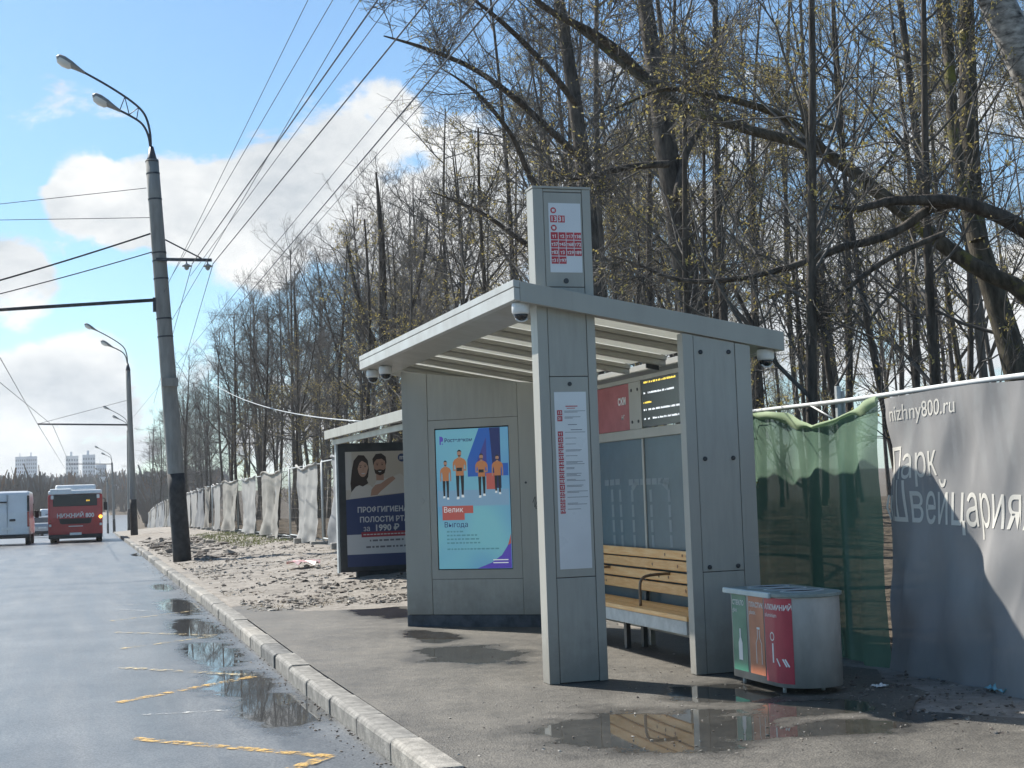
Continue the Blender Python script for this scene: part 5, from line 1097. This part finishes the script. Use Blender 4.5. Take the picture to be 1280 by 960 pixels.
hero('tree','tall dark tree behind the route pillar spreading twigs over the shelter roof',[([(745,640),(742,430),(738,300),(728,200),(716,110),(702,20),(690,-60),(680,-150)],[.17,.16,.15,.135,.12,.10,.07,.02],(0,1)),([(738,300),(700,270),(665,225),(640,170),(600,120),(560,90)],[.06,.055,.05,.04,.03,.01],(0,-2)),([(728,200),(690,165),(640,120),(590,85),(530,60),(480,45)],[.065,.06,.05,.04,.03,.01],(0,-2.5)),([(720,130),(680,80),(630,30),(580,-10)],[.06,.05,.04,.015],(0,-2)),([(742,420),(690,330),(650,300),(600,265),(540,240)],[.05,.045,.04,.03,.01],(0,-1.5))],22.5,(9,6,4.5,1.6),'spread',M_bark,M_twig,1500,36)
hero('tree','bare tree with an upright double stem left of the shelter roof',[([(505,640),(495,520),(480,420),(478,330),(474,260),(470,215)],[.19,.17,.15,.11,.07,.02],(0,0)),([(487,470),(455,400),(440,340),(432,290)],[.11,.09,.06,.015],(0,1)),([(484,450),(515,380),(530,320),(535,270)],[.10,.08,.06,.015],(0,1))],41.,(15,5.5,4.2,1.6),'forest',M_bark,M_twig2,0,37)
# woodland mass far behind: too deep to tell trunks apart
g=np.random.default_rng(9);parts=[];tr=[]
for j in range(6): tr.append(tree_meshes(50+j,14,.13,'forest',(20,5,3.2,1.0)))
k=0
for it in range(3000):
    if k>=30: break
    y=float(55+120*g.random());x=kx(y)+6+float(75*g.random());px,_,dp=pix(x,y,3)
    if not(130<px<720) or dp<70: continue
    s=float(g.uniform(.85,1.25))*(.85 if px<420 else 1.05);a=g.random()*6.28;c_,s_=math.cos(a),math.sin(a);Rm=np.array([[c_,-s_,0],[s_,c_,0],[0,0,1]])*s;of_=np.array([x,y,float(gnd(np.array(x),np.array(y)))])
    tv,cv,_=tr[k%6]
    for v,f in (tv,cv): parts.append((v@Rm.T+of_,f))
    k+=1
V,Fq=merge(parts);tag(fast_mesh('woodland',V,Fq,M_twig2),'distant bare woodland filling the gaps behind the nearer trees','woodland',kind='stuff')
# wooded rise at the end of the road
g=np.random.default_rng(3);V=[];Fq=[];k=0
nT=2600
Yt=260+620*g.random(nT)**.9;Xt=Yt*g.uniform(-.16,.12,nT)-10
Zt=gnd(Xt,Yt);keep=(np.abs(Xt-kx(Yt)+6)>9)|(Yt>430);Xt,Yt,Zt=Xt[keep],Yt[keep],Zt[keep];nT=len(Xt);m_=26
h=g.uniform(7,13,nT);a=g.random((nT,m_))*6.28;r=g.random((nT,m_))**.6*(.30*h)[:,None];z0=Zt[:,None]+h[:,None]*g.uniform(.0,.55,(nT,m_));z1=z0+h[:,None]*g.uniform(.25,.5,(nT,m_))
bx=Xt[:,None]+r*.35*np.cos(a);by=Yt[:,None]+r*.35*np.sin(a);tx=Xt[:,None]+r*np.cos(a);ty=Yt[:,None]+r*np.sin(a);w=g.uniform(.25,.6,(nT,m_));wx=w*np.cos(a+1.57+g.normal(size=(nT,m_)));
P=np.stack([np.stack([bx-wx,by,z0],-1),np.stack([bx+wx,by,z0],-1),np.stack([tx+wx*.35,ty,z1],-1),np.stack([tx-wx*.35,ty,z1],-1)],2).reshape(-1,3)
cl=g.random(nT);mi=np.repeat((cl>.45).astype(int)+(cl>.86).astype(int),m_)
o=fast_mesh('far_wood',P,np.arange(len(P)).reshape(-1,4),[mat('far_twigs_brown',(.13,.105,.085),.95,spec=.1),mat('far_twigs_grey',(.16,.15,.135),.95,spec=.1),mat('far_twigs_rust',(.20,.125,.075),.95,spec=.1)],smooth=False,mi=mi);tag(o,'brown bare wood covering the rise at the end of the road','woodland',kind='stuff')
# ------------------------------------------------------------------ verge: rubble, grass, litter
g=np.random.default_rng(8);ico=[]
bm=bmesh.new();bmesh.ops.create_icosphere(bm,subdivisions=1,radius=1);iv=np.array([v.co[:] for v in bm.verts]);itf=np.array([[v.index for v in f.verts] for f in bm.faces]);bm.free()
def lumps(name,n,fn,smin,smax,mats,label,flat=.5):
    V=[];Fq=[]
    for i in range(n):
        x,y=fn();s=smin+(smax-smin)*g.random()**3;z=float(gnd(np.array(x),np.array(y)))
        if x<kx(y): z=float(zr(y))+.002
        elif y<18.5: z=max(z,float(zr(y))+.128)
        v=iv*(1+.35*g.normal(size=(len(iv),1)))*s*np.array([1,1,flat])*g.uniform(.6,1.3,3);a=g.random()*6.28;c_,s_=math.cos(a),math.sin(a);v=v@np.array([[c_,-s_,0],[s_,c_,0],[0,0,1]]).T+np.array([x,y,z+s*flat*.25]);V.append(v);Fq.append(itf+len(iv)*i)
    o=fast_mesh(name,np.concatenate(V),np.concatenate(Fq),mats,smooth=False,mi=np.repeat(g.integers(0,len(mats),n),len(itf)));tag(o,label,name.replace('_',' '),kind='stuff')
def verge():
    while True:
        y=float(18.5+42*g.random()**1.4);o=float(.35+3.6*g.random());
        if g.random()<.15+.85*(fbm(o,y,2,3,.9)>.2): return kx(y)+o,y
M_lump=[mat('clod_pale',(.36,.335,.295),.95,var=.2,vscale=9.),mat('clod_brown',(.24,.215,.185),.95,var=.25,vscale=9.),mat('clod_dark',(.12,.10,.085),.95,var=.3,vscale=9.)]
lumps('rubble',8000,verge,.006,.045,M_lump,'broken clods and stones scattered over the sandy verge')
lumps('soil_heap',120,lambda:(B1[0]+.45+abs(g.normal())*.35,35.3+g.normal()*.5),.04,.16,[M_lump[2],M_lump[1]],'dark soil heaped at the foot of the near lamp post')
lumps('soil_heap',420,lambda:(kx(49)+1.3+g.normal()*.5,47+g.normal()*4.5),.04,.17,[M_lump[2],M_lump[1],M_lump[1]],'dark turned soil along the verge beyond the near lamp post')
lumps('gravel',900,lambda:tuple((lambda p:(p[0],p[1]))(at_z(g.uniform(560,1240),g.uniform(800,945)))),.002,.010,[M_lump[0],M_lump[1],M_lump[2]],'fine grit scattered on the pavement')
lumps('mud_clods',500,lambda:(float(g.uniform(4.85,6.1)),float(g.uniform(6.9,9.4))),.004,.022,[M_lump[1],M_lump[2],M_lump[2]],'muddy clods on the bare ground below the banner')
nG=1800;y=g.uniform(40,60,nG);x=kx(y)+g.uniform(2.6,4.3,nG)-.25*np.abs(g.normal(size=nG));z=gnd(x,y);h=g.uniform(.03,.10,nG);w=.012
d=g.normal(size=(nG,2))*.04
P=np.stack([np.stack([x-w,y,z],-1),np.stack([x+w,y,z],-1),np.stack([x+d[:,0],y+d[:,1],z+h],-1)],1).reshape(-1,3)
tag(fast_mesh('grass',P,np.arange(3*nG).reshape(-1,3),mat('spring_grass',(.13,.145,.055),.8,var=.3,vscale=3.,transl=.3),smooth=False),'thin strip of green grass below the mesh fence','grass',kind='stuff')
nD=5200;y=18.6+34*g.random(nD)**1.3;x=kx(y)+g.uniform(.3,4.0,nD);kp=fbm(x,y,6,3,.8)>.15;x,y=x[kp],y[kp];nD=len(x);z=gnd(x,y);d=g.normal(size=(nD,2))*.07;h=g.uniform(.005,.05,nD)
P=np.stack([np.stack([x-.006,y,z+.004],-1),np.stack([x+.006,y,z+.004],-1),np.stack([x+d[:,0],y+d[:,1],z+h],-1)],1).reshape(-1,3)
tag(fast_mesh('dead_grass',P,np.arange(3*nD).reshape(-1,3),mat('straw',(.24,.19,.11),.9,var=.4,vscale=3.),smooth=False),'matted dead grass blades lying on the sandy verge','grass',kind='stuff')
lumps('gutter_grit',1500,lambda:(lambda y:(kx(y)-.01-.22*g.random()**2,y))(float(6+40*g.random()**1.5)),.002,.012,[M_lump[1],M_lump[2]],'grit washed along the foot of the kerb')
def litter(name,px,py,sz,m,label,h=.05,z=None):
    p=at_z(px,py);mb=MB();n=9;q=np.random.default_rng(int(px));vs=[]
    for i in range(n):
        for j in range(n): vs.append((p[0]+(i/8-.5)*sz[0]*(1+.2*q.normal()*.3),p[1]+(j/8-.5)*sz[1],.132+h*abs(math.sin(i*1.1+px)*math.cos(j*1.3+py))*(.4+.6*q.random())))
    mb.add(vs,[(i*n+j,(i+1)*n+j,(i+1)*n+j+1,i*n+j+1) for i in range(n-1) for j in range(n-1)],0,False);o=mb.build(name,m,solid=.002);tag(o,label,'litter')
litter('plastic_bag',1253,864,(.12,.22),mat('pale_blue_plastic',(.22,.48,.55),.3,transl=.2),'crumpled pale blue plastic scrap under the banner',.06)
litter('paper_scrap',1100,858,(.10,.10),M_white,'small white paper scrap on the wet ground right of the bin',.02);litter('paper_scrap',1188,843,(.16,.22),M_lump[0],'pale cardboard scrap lying at the foot of the banner',.03)
p=at_z(345,716);x,y=kx(26)+2.2,26.5
mb=MB();vs=[(x+.28*math.cos(a)*(1+.3*math.sin(3*a)),y+.5*math.sin(a),float(gnd(np.array(x),np.array(y)))+.05+.07*abs(math.sin(2.5*a))) for a in np.linspace(0,2*PI,16)[:-1]];vs.append((x,y,float(gnd(np.array(x),np.array(y)))+.12))
mb.add(vs,[(i,(i+1)%15,15) for i in range(15)]);tag(mb.build('plastic_wrapper',mat('red_white_wrapper',(.45,.12,.12),.4,col2=(.6,.55,.52),vscale=12.),solid=.003),'crumpled red and white wrapper on the sandy verge','litter')

# ------------------------------------------------------------------ air
mb=MB();mb.box((-900,-60,-14),(900,1400,75));hz_=mb.build('haze',bpy.data.materials.new('haze_air'));m=hz_.data.materials[0];m.use_nodes=True;t=m.node_tree;t.nodes.remove(t.nodes['Principled BSDF'])
pv=N(t,'ShaderNodeVolumePrincipled');pv.inputs['Color'].default_value=(.90,.95,1,1);pv.inputs['Density'].default_value=.00026;pv.inputs['Anisotropy'].default_value=.35;t.links.new(pv.outputs[0],t.nodes['Material Output'].inputs['Volume'])
tag(hz_,kind='stuff')
